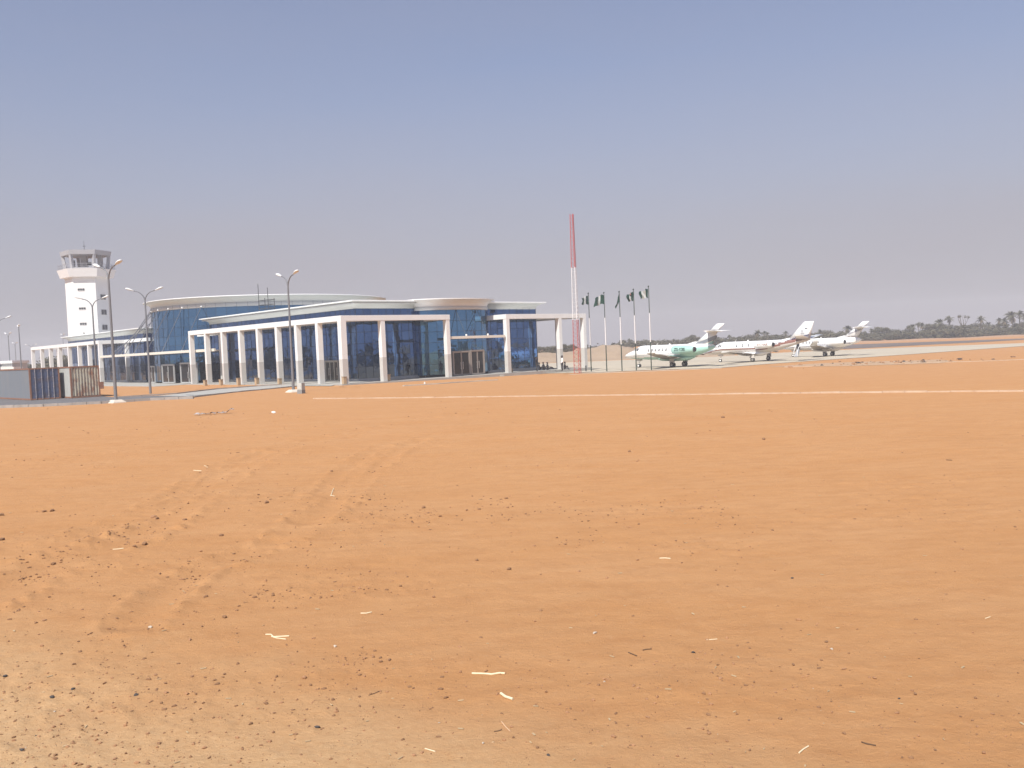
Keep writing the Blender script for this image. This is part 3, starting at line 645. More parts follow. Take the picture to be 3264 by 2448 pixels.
# ------------------------------------------------------------------ small white house far left
hp = AT(24, 190); hs = 190/F
hh = thing('house', 'small flat-roofed white building far off behind the grey container at the left edge', 'building', hp, 0)
zr0, zr1, zw = ZAT(hp, 1158)-hp.z, ZAT(hp, 1150)-hp.z, ZAT(hp, 1170)-hp.z
mb = MB(); mb.box(-45*hs, 11*hs, 0, 6, 0, zr0); mb.build('wall', mat('house_grey', (.50, .49, .47), .8, var=.08), hh)
mb = MB(); mb.box(-47*hs, 14*hs, -.4, 6.4, zr0, zr1); mb.build('roof', white, hh)
mb = MB(); mb.box(-45*hs, 48*hs, -4, -.5, 0, zw); mb.build('front_wall', whitebr, hh)
mb = MB()
mb.box(-2.6, -1.6, -.03, .05, zw+.2, zr0-.3); mb.build('window', darkgrey, hh)
# ------------------------------------------------------------------ lattice mast
mp_ = GG(1843, 1190)
mast = thing('lattice_mast', 'slender red and white lattice radio mast standing at the terminal corner', 'mast', mp_, math.radians(20))
ztop = ZAT(mp_, 682)-mp_.z; zb1 = ZAT(mp_, 852)-mp_.z; zb0 = ZAT(mp_, 1019)-mp_.z
redm = mat('mast_red', (.50, .06, .045), .6, var=.15); mwh = mat('mast_white', (.78, .77, .76), .6)
def mr_(z): return .50-.26*z/ztop
def mleg(k, z): a = k*2*PI/3+.35; r = mr_(z); return (r*math.cos(a), r*math.sin(a), z)
for z0, z1, m in ((0, zb0, redm), (zb0, zb1, mwh), (zb1, ztop, redm)):
    mb = MB()
    for k in range(3): mb.tube([mleg(k, z0), mleg(k, z1)], .042, 6)
    n = int((z1-z0)/.5)
    for i in range(n):
        a = z0+(z1-z0)*i/n; b = z0+(z1-z0)*(i+1)/n
        for k in range(3):
            mb.tube([mleg(k, a), mleg((k+1) % 3, b)], .014, 4, cap=False)
            mb.tube([mleg(k, a), mleg((k+1) % 3, a)], .012, 4, cap=False)
    mb.build('mast_section', m, mast)
# ------------------------------------------------------------------ flagpoles
fgreen = mat('flag_green', (.012, .055, .04), .85); fwhite = mat('flag_white', (.46, .49, .49), .85); polegreen = mat('pole_green', (.022, .045, .032), .5); polewhite = mat('pole_white', (.80, .79, .78), .5)
flagd = [((1885, 1184.5), 932, 0, .85, 'flagpole nearest the red and white mast, its flag blown left in a short curl'),
         ((1934.5, 1184.5), 930, 1, 1.15, 'second flagpole from the mast, with its green flag end hanging widest'),
         ((1983, 1183), 927, 2, .38, 'middle flagpole of the row, its flag hanging nearly straight down'),
         ((2028.5, 1181.6), 919.5, 3, .70, 'fourth flagpole from the mast, a small emblem showing on the white of its flag'),
         ((2076.6, 1180), 909.7, 4, 1.1, 'tallest looking flagpole, crossing the nose of the green-bellied jet')]
for (b, tv, k, wd, lab) in flagd:
    p = GG(*b); h = ZAT(p, tv)-p.z; fp = thing('flagpole', lab, 'flagpole', p, 0, 'green and white flagpoles in a row')
    mb = MB()
    for z0, z1, mi in ((0, h*.333, 0), (h*.333, h*.675, 1), (h*.675, h*.985, 0)): mb.tube([(0, 0, z0), (0, 0, z1)], [.068-.03*z0/h, .068-.03*z1/h], 10, mi)
    mb.build('pole', [polegreen, polewhite], fp)
    mb = MB(); mb.blob((0, 0, h*.99), .09, rough=0, sub=2); mb.tube([(0, 0, h*.98), (-.12, 0, h*.985)], .03, 6); mb.build('finial', polegreen, fp)
    mb = MB(); mb.tube([(.09, 0, 1.2), (.075, 0, h*.97)], .008, 4); mb.build('halyard', mat('rope', (.35, .33, .3), .9), fp)
    rr = random.Random(40+k); nu, nv = 30, 14; fh = 1.15; vs = []
    for i in range(nu+1):
        for j in range(nv+1):
            u = i/nu; v = j/nv
            x = -.06-wd*(u-.05*math.sin(u*9+k)) + .10*math.sin(v*4+k)*u
            y = .28*math.sin(u*9+v*2+k*1.7)*u**.5+.1*math.sin(u*17+v*5+k)
            drop = (.28 if k != 4 else .35)*u**1.4+(.9 if k == 2 else .12)*u*(1-.3*v)+.07*math.sin(u*11+k*2)
            vs.append((x, y-.02, h*.965-fh*(v*(1-.25*u*(k != 1))+0)-drop))
    fs = [(i*(nv+1)+j, (i+1)*(nv+1)+j, (i+1)*(nv+1)+j+1, i*(nv+1)+j+1) for i in range(nu) for j in range(nv)]
    mb = MB(); mb.add(vs, fs, 0, True); mb.m = [1 if nu/3 <= (q//nv) < 2*nu/3 else 0 for q in range(nu*nv)]
    o = mb.build('flag', [fgreen, fwhite], fp, fix=False)
    if k == 3:
        i, j = 15, 6; c = Vector(vs[i*(nv+1)+j]); mb = MB()
        mb.add([(c.x+q[0]-.02, c.y-.34, c.z+q[1]) for q in ((-.11, .12), (.11, .12), (.1, -.02), (0, -.14), (-.1, -.02))], [(0, 1, 2, 3, 4)], 0); mb.add([(c.x+q[0]-.02, c.y-.34, c.z+q[1]) for q in ((-.12, .16), (.12, .16), (0, .24))], [(0, 1, 2)], 1)
        mb.build('emblem', [mat('emblem_dark', (.05, .04, .04), .8), mat('emblem_red', (.4, .05, .04), .8)], o)
pp = GG(1868, 1184); bo = thing('bollard', 'short black post between the colonnade corner and the first flagpole', 'post', pp)
mb = MB(); mb.tube([(0, 0, 0), (0, 0, .68)], .085, 10); mb.tube([(0, 0, .68), (0, 0, .76)], [.12, .10], 10); mb.build('post', darkgrey, bo)
# ------------------------------------------------------------------ tan stub posts, cabinet, blocks
tanm = mat('tan_block', (.46, .34, .21), .9, var=.2, vs=4, bump=.01)
pd = [((655, 1230), 'leftmost tan stub post, in front of the colonnade beside the round hall doors'), ((705, 1228.5), 'tan stub post, second from the left in the colonnade row'), ((761, 1228.5), 'tan stub post, third from the left in the colonnade row'),
      ((819, 1227), 'tan stub post, fourth from the left in the colonnade row'), ((892, 1227.5), 'tan stub post just left of the street lamp by the grey cabinet'), ((953, 1224.5), 'tan stub post directly behind the small grey cabinet'),
      ((1022, 1222), 'tan stub post beside the column left of the side door'), ((1098, 1228), 'tan stub post against the big corner column'), ((1238, 1219), 'tan stub post right of the first column on the short side'),
      ((1629.5, 1195.5), 'tan stub post beside the column right of the main entrance doors'), ((1794, 1185), 'tan stub post in front of the person in a white shirt')]
sp0 = None
for (u, v), lab in pd:
    if sp0 is None:
        sp0 = thing('stub_post', '', 'post'); mb = MB(); mb.box(-.19, .19, -.19, .19, -.3, .82); mb.build('block', tanm, sp0, bevel=.02)
        mb = MB(); mb.box(-.22, .22, -.22, .22, .82, .88); mb.build('cap', mat('tan_cap', (.38, .28, .18), .9), sp0); o = sp0
    else: o = copy_tree(sp0)
    p = GG(u, v); o.location = p; o.rotation_euler.z = aL+.05*math.sin(u); o.scale.z = .95+.1*math.sin(u*3); tag(o, lab, 'post', 'tan stub posts along the colonnade')
p = G(960.5, 1254); cb = thing('cabinet', 'small pale grey electrical cabinet on a darker base beside the street lamp', 'cabinet', p, aL+.3)
mb = MB(); mb.box(-.25, .25, -.22, .22, .30, .92); mb.build('body', mat('cabinet_grey', (.46, .47, .44), .6, var=.1), cb, bevel=.01)
mb = MB(); mb.box(-.26, .26, -.23, .23, -.1, .30); mb.build('base', mat('cabinet_base', (.25, .25, .245), .8, var=.1), cb)
mb = MB(); mb.box(-.22, .22, -.235, -.222, .36, .88); mb.box(.14, .17, -.25, -.235, .58, .68); mb.build('door', mat('cabinet_door', (.50, .51, .48), .6), cb)
def lump(name, lab, cat, u, v, r, m, sc3=(1, .8, .6), group=None, seed=0, sub=2):
    p = GG(u, v); x = np.array([p.x]); y = np.array([p.y]); z = p.z+float(relief(x, y)[0])
    mb = MB(); mb.blob((0, 0, r*sc3[2]*.6), r, seed=seed, sc3=sc3, rough=.30, sub=1 if sub == 2 and r < .2 else sub); o = mb.build(name, m); o.location = (p.x, p.y, z); o.rotation_euler.z = seed; return tag(o, lab, cat, group)
def gz2(x, y): return gz(x, y)+float(relief(np.array([x]), np.array([y]))[0])
p = GG(1600, 1200); mb = MB(); mb.box(-.25, .25, -.15, .15, -.05, .2); o = mb.build('concrete_block', concrete, bevel=.02); o.location = p; o.rotation_euler.z = .4; tag(o, 'single grey concrete block lying before the main entrance column', 'block')
p = GG(1354, 1225); mb = MB(); mb.tube([(0, 0, 0), (0, 0, .16), (0, 0, .24)], [.09, .09, .05], 8); o = mb.build('marker_peg', mat('peg_white', (.7, .66, .6), .8)); o.location = p; tag(o, 'small white peg standing on the narrow kerb before the short side', 'peg')
# ------------------------------------------------------------------ aircraft
planew = mat('aircraft_white', (.84, .83, .81), .25, var=.02); tealm = mat('aircraft_teal', (.36, .58, .51), .3); belly = mat('aircraft_belly', (.62, .58, .53), .4, var=.08)
metal = mat('bare_metal', (.50, .48, .45), .35, .6); tyre = mat('tyre', (.03, .03, .032), .85); navy = mat('navy_stripe', (.035, .03, .09), .4); brown = mat('brown_stripe', (.23, .105, .08), .4); pgrey = mat('aircraft_grey', (.22, .24, .27), .4)
winm = mat('cabin_glass', (.03, .035, .045), .15)
def fus(secs, n=28):   # secs: x, zc, ry, rz_up, rz_dn
    rings = []
    for x, zc, ry, ru, rd in secs:
        rings.append([(x, ry*math.cos(2*PI*j/n), zc+(ru if math.sin(2*PI*j/n) > 0 else rd)*math.sin(2*PI*j/n)) for j in range(n)])
    return rings
def interp(secs, k=6):
    o = []
    for i in range(len(secs)-1):
        p0 = secs[max(i-1, 0)]; p1 = secs[i]; p2 = secs[i+1]; p3 = secs[min(i+2, len(secs)-1)]
        for q in range(k):
            t = q/k; h = t*t*(3-2*t)
            o.append(tuple(a+(b-a)*t if c == 0 else .5*((2*a)+(b-z)*t+(2*z-5*a+4*b-d)*t*t+(-z+3*a-3*b+d)*t**3) for c, (z, a, b, d) in enumerate(zip(p0, p1, p2, p3))))
    o.append(secs[-1]); return o
def surf_y(secs, x, z):    # half width of the fuselage at x, height z
    for a, b in zip(secs[:-1], secs[1:]):
        if a[0] >= x >= b[0]:
            t = (a[0]-x)/(a[0]-b[0]+1e-9); s = [p+(q-p)*t for p, q in zip(a, b)]
            r = s[3] if z > s[1] else s[4]; k = (z-s[1])/r
            return s[2]*math.sqrt(max(0, 1-k*k))
    return 0
def wing(mb, root, tip, th=.12, mi=0, vert=False, n=7, under=False):
    # root/tip: (x_le, x_te, y, z)
    def sec(x0, x1, y, z, th):
        c = x0-x1; up_ = []; dn = []
        for i in range(n+1):
            f = i/n; t = th*c*(1.4845*math.sqrt(f)-.63*f-1.758*f*f+1.4215*f**3-.5075*f**4)/.6
            if vert: up_.append((x0-c*f, y+t*.5, z)); dn.append((x0-c*f, y-t*.5, z))
            else: up_.append((x0-c*f, y, z+t*.6)); dn.append((x0-c*f, y, z-t*.4))
        return up_+dn[::-1][1:-1]
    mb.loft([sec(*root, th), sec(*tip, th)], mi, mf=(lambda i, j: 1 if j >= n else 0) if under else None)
def wheel(mb, hub, x, y, r, wd):
    rings = [[(x+rr*math.cos(a*PI/8), y+yy, r+rr*math.sin(a*PI/8)) for a in range(16)] for rr, yy in ((r*.55, -wd/2), (r*.9, -wd/2), (r, -wd*.3), (r, wd*.3), (r*.9, wd/2), (r*.55, wd/2))]
    mb.loft(rings); hub.loft([[(x+r*.52*math.cos(a*PI/8), y+yy, r+r*.52*math.sin(a*PI/8)) for a in range(16)] for yy in (-wd*.56, wd*.56)])
def text_mesh(name, s, size, fn, m, parent, bold=False):
    cu = bpy.data.curves.new(name, 'FONT'); cu.body = s; cu.size = size; cu.align_x = 'CENTER'; cu.align_y = 'CENTER'; cu.offset = .012*size if not bold else .03*size; cu.resolution_u = 3
    to = bpy.data.objects.new(name, cu); sc.collection.objects.link(to); dg = bpy.context.evaluated_depsgraph_get(); me = bpy.data.meshes.new_from_object(to.evaluated_get(dg))
    bpy.data.objects.remove(to)
    for v in me.vertices: v.co = fn(v.co.x, v.co.y)
    me.materials.clear(); me.materials.append(m); o = bpy.data.objects.new(name, me); sc.collection.objects.link(o); o.parent = parent; return o
def jet(name, lab, loc, yaw, kind, reg):
    A = kind != 'b'
    t = thing(name, lab, 'jet', loc, yaw, 'business jets parked on the apron')
    if A:   # long nose, mid-fin tailplane
        S = [(0, 1.62, .03, .03, .03), (-.25, 1.64, .26, .20, .20), (-.9, 1.70, .52, .42, .42), (-1.7, 1.80, .74, .58, .60), (-2.2, 1.88, .84, .80, .70), (-2.9, 1.97, .93, .96, .86), (-4, 1.98, .965, .98, .95), (-6, 1.98, .965, .98, .98), (-8.5, 1.98, .965, .98, .98), (-10, 2.0, .93, .96, .88), (-11.5, 2.10, .80, .86, .68), (-12.8, 2.24, .58, .68, .46), (-13.8, 2.40, .34, .46, .28), (-14.3, 2.45, .10, .16, .10)]
        WR, WT = (-6.0, -9.9, 0, 1.10), (-8.7, -10.0, 7.1, 1.92); eng = (-8.9, -12.1, 1.52, 2.25, .56); wlk, mz = (-2.3, -8.7), 1.4
    else:
        S = [(0, 1.45, .03, .03, .03), (-.3, 1.50, .27, .22, .22), (-1.1, 1.62, .52, .44, .45), (-2.1, 1.74, .72, .62, .62), (-2.7, 1.84, .80, .86, .72), (-3.5, 1.93, .86, .98, .82), (-5, 1.95, .88, .98, .88), (-9, 1.95, .88, .98, .88), (-10.5, 2.02, .84, .92, .78), (-12.4, 2.2, .68, .76, .62), (-14.2, 2.46, .46, .52, .40), (-16.0, 2.72, .24, .30, .2), (-17.0, 2.8, .05, .08, .05)]
        WR, WT = (-6.4, -9.4, 0, 1.0), (-7.9, -9.3, 8.3, 1.62); eng = (-9.3, -12.0, 1.45, 2.35, .52); wlk, mz = (-2.8, -9.3), 2.25
    S = interp(S); rings = fus(S)
    def mf(i, j):
        a = 2*PI*(j+.5)/28; x = S[i][0]; z = S[i][1]+(S[i][3] if math.sin(a) > 0 else S[i][4])*math.sin(a)
        if kind == 'a':
            if z < 1.33+(.12*max(0, -x-4.5)*.35 if x > -9 else .22*(-x-9)+.2): return 1 if x < -.9 else 0
            if x < -9.4 and z < 2.35+.06*(-x-9): return 1
            return 0
        if kind == 'b':
            zl = 1.42+.40*smooth((-x)/4)-.02*max(0, -x-4)+.25*max(0, -x-10)*.9
            if zl-.07 < z < zl+.13+.05*max(0, -x-9): return 2
            if z < zl-.07: return 3
            return 0
        return 3 if z < 1.35 else 0
    mb = MB(); mb.loft(rings, mf=mf); mb.build('fuselage', [planew, tealm, brown, belly], t)
    # wing fairing and wings
    mb = MB(); mb.loft(interp_ring([(WR[0]+.7, .2, 1.1, .1), (WR[0]-.3, .85, 1.12, .30), (WR[0]-2, 1.0, 1.12, .36), (WR[1]-.2, .9, 1.12, .32), (WR[1]-1.3, .2, 1.25, .1)])); mb.build('wing_fairing', belly if kind == 'c' else (tealm if kind == 'a' else planew), t)
    for s in (1, -1):
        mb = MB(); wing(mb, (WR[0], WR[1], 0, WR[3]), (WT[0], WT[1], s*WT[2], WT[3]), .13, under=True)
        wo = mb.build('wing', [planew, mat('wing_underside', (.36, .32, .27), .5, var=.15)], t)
        mb = MB()
        for f in (.3, .6):
            x = WR[1]+(WT[1]-WR[1])*f; y = s*WT[2]*f; z = WR[3]+(WT[3]-WR[3])*f; mb.tube([(x+1.0, y, z-.08), (x+.1, y, z-.16), (x-.35, y, z-.05)], [.03, .08, .02], 6)
        mb.build('flap_fairing', metal, wo)
        if kind == 'c':
            mb = MB(); wing(mb, (WT[0]-.1, WT[1], s*WT[2], WT[3]), (WT[0]-.95, WT[1]-.45, s*(WT[2]+.28), WT[3]+.85), .09); mb.build('winglet', planew, wo)
        elif kind == 'a':
            mb = MB(); wing(mb, (WT[0], WT[1], s*WT[2], WT[3]), (WT[0]-.3, WT[1]-.1, s*(WT[2]+.12), WT[3]+.14), .1); mb.build('wingtip', belly, wo)
        # engine
        x0, x1, ey, ez, er = eng; ry = s*ey; mb = MB(); Ln = x0-x1
        prof = [(.0, .62), (.0, .82), (.05, .92), (.25, 1.0), (.55, 1.0), (.8, .86), (1.0, .62)]
        mb.loft([[(x0-Ln*f, ry+er*k*math.cos(a*PI/10), ez+er*k*math.sin(a*PI/10)) for a in range(20)] for f, k in prof], cap=False)
        en = mb.build('engine', tealm if kind == 'a' else planew, t)
        mb = MB(); mb.loft([[(x0-.10, ry+er*.68*math.cos(a*PI/10), ez+er*.68*math.sin(a*PI/10)) for a in range(20)], [(x0-.12, ry, ez)]*20]); mb.build('fan', darkgrey, en)
        mb = MB(); mb.loft([[(x, ry+er*k*math.cos(a*PI/10), ez+er*k*math.sin(a*PI/10)) for a in range(20)] for x, k in ((x1+.02, .60), (x1-.18, .52), (x1-.05, .3), (x1-.05, .01))]); mb.build('exhaust', darkgrey, en)
        mb = MB(); mb.box(x1+.5, x0-.7, min(ry, s*.6), max(ry, s*.6), ez-.07, ez+.09); mb.build('pylon', planew, t)
        # main gear
        mx_, my = wlk[1], s*mz; wb = MB(); hb = MB(); offs = (-.17, .17) if A else (0,)
        for q in offs: wheel(wb, hb, mx_, my+q, .33, .2)
        gm = MB(); gm.tube([(mx_, my, .33), (mx_+.05, my, WR[3])], .075, 8); gm.tube([(mx_-.3, my-s*.05, .8), (mx_, my, .5)], .04, 6)
        g = gm.build('landing_gear', metal, t); wb.build('wheel', tyre, g); hb.build('hub', metal, g)
        mb = MB(); mb.box(mx_-.35, mx_+.35, my+s*.18-.02, my+s*.18+.02, .55, 1.15); mb.build('gear_door', belly, t)
    wb = MB(); hb = MB()
    for q in ((-.13, .13) if A else (0,)): wheel(wb, hb, wlk[0], q, .25, .14)
    gm = MB(); gm.tube([(wlk[0], 0, .25), (wlk[0]-.05, 0, 1.2)], .06, 8); gm.tube([(wlk[0]-.5, 0, 1.0), (wlk[0], 0, .6)], .03, 6); g = gm.build('landing_gear', planew, t); wb.build('wheel', tyre, g); hb.build('hub', planew, g)
    mb = MB(); mb.box(wlk[0]-.4, wlk[0]+.2, -.26, -.24, .9, 1.25); mb.box(wlk[0]-.4, wlk[0]+.2, .24, .26, .9, 1.25); mb.build('gear_door', belly, t)
    # tail
    mb = MB()
    if A:
        wing(mb, (-11.0, -13.7, 0, 2.85), (-13.3, -14.75, 0, 4.40), .09, 0, True); wing(mb, (-13.25, -14.72, 0, 4.40), (-14.6, -15.75, 0, 5.38), .09, 0, True); wing(mb, (-9.2, -12.0, 0, 2.75), (-11.2, -12.6, 0, 3.22), .07, 0, True)
        fin = mb.build('fin', planew, t)
        for s in (1, -1): mb = MB(); wing(mb, (-13.2, -15.2, 0, 4.42), (-14.5, -15.45, s*3.05, 4.50), .1); mb.build('tailplane', planew, t)
        mb = MB(); mb.tube([(-12.8, 0, 4.42), (-13.6, 0, 4.42), (-15.4, 0, 4.42)], [.03, .13, .05], 8); mb.build('tail_bullet', planew, t)
        # tail colour bands follow the fin sides
        for s in (1, -1):
            mb = MB()
            if kind == 'a':
                mb.add([(x, s*.17, z) for x, z in ((-11.3, 2.95), (-12.4, 3.25), (-14.55, 3.95), (-14.35, 3.45), (-13.9, 3.25), (-12.5, 2.90))], [(0, 1, 2, 3, 4, 5)], 0)
                mb.add([(x, s*.172, z) for x, z in ((-12.9, 2.75), (-13.4, 2.95), (-14.05, 3.25), (-13.75, 2.6), (-12.9, 2.4))], [(0, 1, 2, 3, 4)], 1)
            else:
                for dz in (0, .16): mb.add([(x, s*.168, z+dz) for x, z in ((-12.2, 3.45), (-13.2, 3.75), (-14.4, 4.12), (-14.4, 4.07), (-13.2, 3.70), (-12.2, 3.38))], [(0, 1, 2, 3, 4, 5)], 2)
            mb.build('tail_stripe', [pgrey, tealm, navy], fin)
    else:
        wing(mb, (-13.2, -16.7, 0, 2.7), (-16.0, -17.4, 0, 5.3), .08, 0, True); wing(mb, (-11.3, -14.4, 0, 2.75), (-13.6, -14.9, 0, 3.15), .07, 0, True); fin = mb.build('fin', planew, t)
        for s in (1, -1): mb = MB(); wing(mb, (-14.7, -16.8, 0, 2.9), (-16.1, -17.2, s*3.1, 3.45), .1); mb.build('tailplane', planew, t)
        for s in (1, -1):
            mb = MB(); mb.box(-16.5, -16.1, s*.14-.01, s*.14+.01, 4.35, 4.47); mb.box(-16.0, -15.5, s*.15-.01, s*.15+.01, 3.72, 3.78); mb.box(-15.8, -15.6, s*.14-.01, s*.14+.01, 4.0, 4.14); mb.box(-16.9, -16.3, s*.1-.01, s*.1+.01, 4.92, 4.95); mb.build('tail_marking', pgrey, fin)
        for s in (1, -1):
            mb = MB(); P = []; Q = []
            for i in range(22):
                x = -10.5-6.2*i/21; zl = 1.80+.25*max(0, -x-10)*.9; y = surf_y(S, x, min(zl+.2, 2.9))+.012; P.append((x, s*y, zl+.24)); Q.append((x, s*(y+.002), zl+.12))
            mb.add(P+Q, [(i, i+1, 22+i+1, 22+i) for i in range(21)]); mb.build('navy_line', navy, t)
    # cabin windows, cockpit glazing, door
    wx = [-4.6-.56*i for i in range(6)] if A else [-6.0, -6.95, -7.9, -8.85]
    wz = 2.33 if A else 2.35
    for s in (1, -1):
        for x in wx:
            pts = []
            for a in range(14):
                xx = x+.135*math.cos(a*PI/7); zz = wz+.20*math.sin(a*PI/7); pts.append((xx, s*(surf_y(S, xx, zz)+.012), zz))
            mb = MB(); mb.add(pts, [tuple(range(14))]); mb.build('cabin_window', winm, t)
        pan = ([((-2.05, 2.28), (-2.42, 2.62), (-2.62, 2.62), (-2.42, 2.30)), ((-2.5, 2.30), (-2.68, 2.62), (-2.95, 2.60), (-2.85, 2.30))] if A else [((-2.45, 2.2), (-2.85, 2.6), (-3.0, 2.6), (-2.75, 2.2)), ((-2.82, 2.2), (-3.07, 2.6), (-3.3, 2.58), (-3.12, 2.2)), ((-3.25, 2.22), (-3.4, 2.56), (-3.52, 2.5), (-3.45, 2.22))])
        for q in pan:
            mb = MB(); mb.add([(x, s*(surf_y(S, x, z)+.02), z) for x, z in q], [(0, 1, 2, 3)]); mb.build('cockpit_window', winm, t)
    mb = MB()
    q = [(-2.02, 2.42), (-2.45, 2.80)] if A else [(-2.5, 2.40), (-2.9, 2.75)]
    for s in (1, -1): mb.add([(q[0][0], s*.06, q[0][1]+.02), (q[1][0], s*.06, q[1][1]+.03), (q[1][0]-.05, s*.52, q[1][1]-.11), (q[0][0]-.12, s*.55, q[0][1]-.10)], [(0, 1, 2, 3)])
    mb.build('windscreen', winm, t)
    xd = (-3.35, -4.0) if A else (-4.35, -5.1)
    def line(name, pts, w_, m, zoff=.01):
        mb = MB(); P = []; Q = []
        for x, z in pts: P.append((x, surf_y(S, x, z)+zoff, z))
        for (x, z), (x2, z2) in zip(pts[:-1], pts[1:]):
            dx, dz = x2-x, z2-z; L_ = math.hypot(dx, dz); nx, nz_ = -dz/L_*w_, dx/L_*w_
            c = [(x-nx, z-nz_), (x2-nx, z2-nz_), (x2+nx, z2+nz_), (x+nx, z+nz_)]
            mb.add([(a, surf_y(S, a, b)+zoff, b) for a, b in c], [(0, 1, 2, 3)])
        return mb.build(name, m, t)
    lm = mat('panel_line', (.40, .40, .41), .5)
    line('door_outline', [(xd[0], 1.3), (xd[0], 2.0), (xd[0], 2.7)], .012, lm); line('door_outline', [(xd[1], 1.3), (xd[1], 2.0), (xd[1], 2.7)], .012, lm)
    if kind == 'a': line('cheat_line', [(-2.0-i*.45, 1.62+.012*i) for i in range(16)], .016, pgrey)
    if kind == 'c':
        line('cheat_line', [(-1.2-i*.5, 1.52+.02*i) for i in range(24)], .03, navy); line('cheat_line', [(-7-i*.5, 1.95+.012*i) for i in range(13)], .028, navy)
        st = MB()   # airstair let down by the nose
        st.hexa([(-3.4, .85, 1.15), (-4.0, .85, 1.15), (-4.0, 1.75, .02), (-3.4, 1.75, .02), (-3.4, .95, 1.25), (-4.0, .95, 1.25), (-4.0, 1.9, .10), (-3.4, 1.9, .10)])
        st.build('airstair', mat('stair_grey', (.33, .34, .36), .5), t)
        st = MB()
        for x in (-3.38, -4.02): st.tube([(x, .95, 1.9), (x, 1.5, 1.5), (x, 1.95, .9), (x, 1.85, .1)], .05, 6)
        st.build('stair_rail', planew, t)
        mb = MB(); mb.box(-3.95, -3.42, .9, .99, 1.25, 2.6); mb.build('doorway', dark, t)
    mb = MB(); mb.tube([(-7.4, 0, 2.94), (-7.4, 0, 3.08), (-7.5, 0, 3.1)], [.12, .1, .02], 8); mb.tube([(-5.3, 0, 2.9), (-5.55, 0, 3.25)], [.05, .02], 6); mb.tube([(-3.5, 0, 2.9), (-3.52, 0, 3.02)], .03, 5); mb.build('aerial', planew, t)
    if kind in ('a', 'b'):
        x0, x1, ey, ez, er = eng; rrr = er*1.0
        text_mesh('registration', reg, .52 if kind == 'a' else .45, lambda X, Y: Vector((((x0+x1)/2+.45-X) if False else (x0-1.35-X), ey+math.sqrt(max(.01, (rrr+.012)**2-Y*Y*.9)), ez+.05+Y)), mat('letter_dark' if kind == 'a' else 'letter_brown', (.03, .07, .06) if kind == 'a' else (.30, .16, .12), .6), t, kind == 'a')
    else:
        text_mesh('registration', reg, .42, lambda X, Y: Vector((-12.75-X, .22, 2.98+Y-.02)), mat('letter_brown2', (.16, .11, .10), .6), fin)
    return t
def interp_ring(q, n=16):
    return [[(x, ry*math.cos(2*PI*j/n), z+rz*math.sin(2*PI*j/n)) for j in range(n)] for x, ry, z, rz in q]
def place_jet(name, lab, kind, reg, npx, psi, dist=None):
    nose = (-2.3, -2.8)[kind == 'b']; p = G(*npx, -.35+.035)
    h = Vector((-math.cos(math.radians(psi)), math.sin(math.radians(psi)), 0)); yaw = math.atan2(h.y, h.x)
    o = p-h*nose
    return jet(name, lab, (o.x, o.y, -.35+.04), yaw, kind, reg)
place_jet('business_jet', 'white jet with teal belly and engines, registration ZS-KBS, nearest the flagpoles', 'a', 'ZS-KBS', (2037.5, 1171.5), 44.5)
place_jet('business_jet', 'white jet with brown sweeping stripe and low tailplane, middle of the three', 'b', '5N-HAR', (2296.5, 1154.5), 44.5)
place_jet('business_jet', 'white jet with upturned wingtips and open airstair, farthest right of the three', 'c', 'ZS-PPH', (2532, 1137.5), 44.5).scale = (.93, .93, .96)
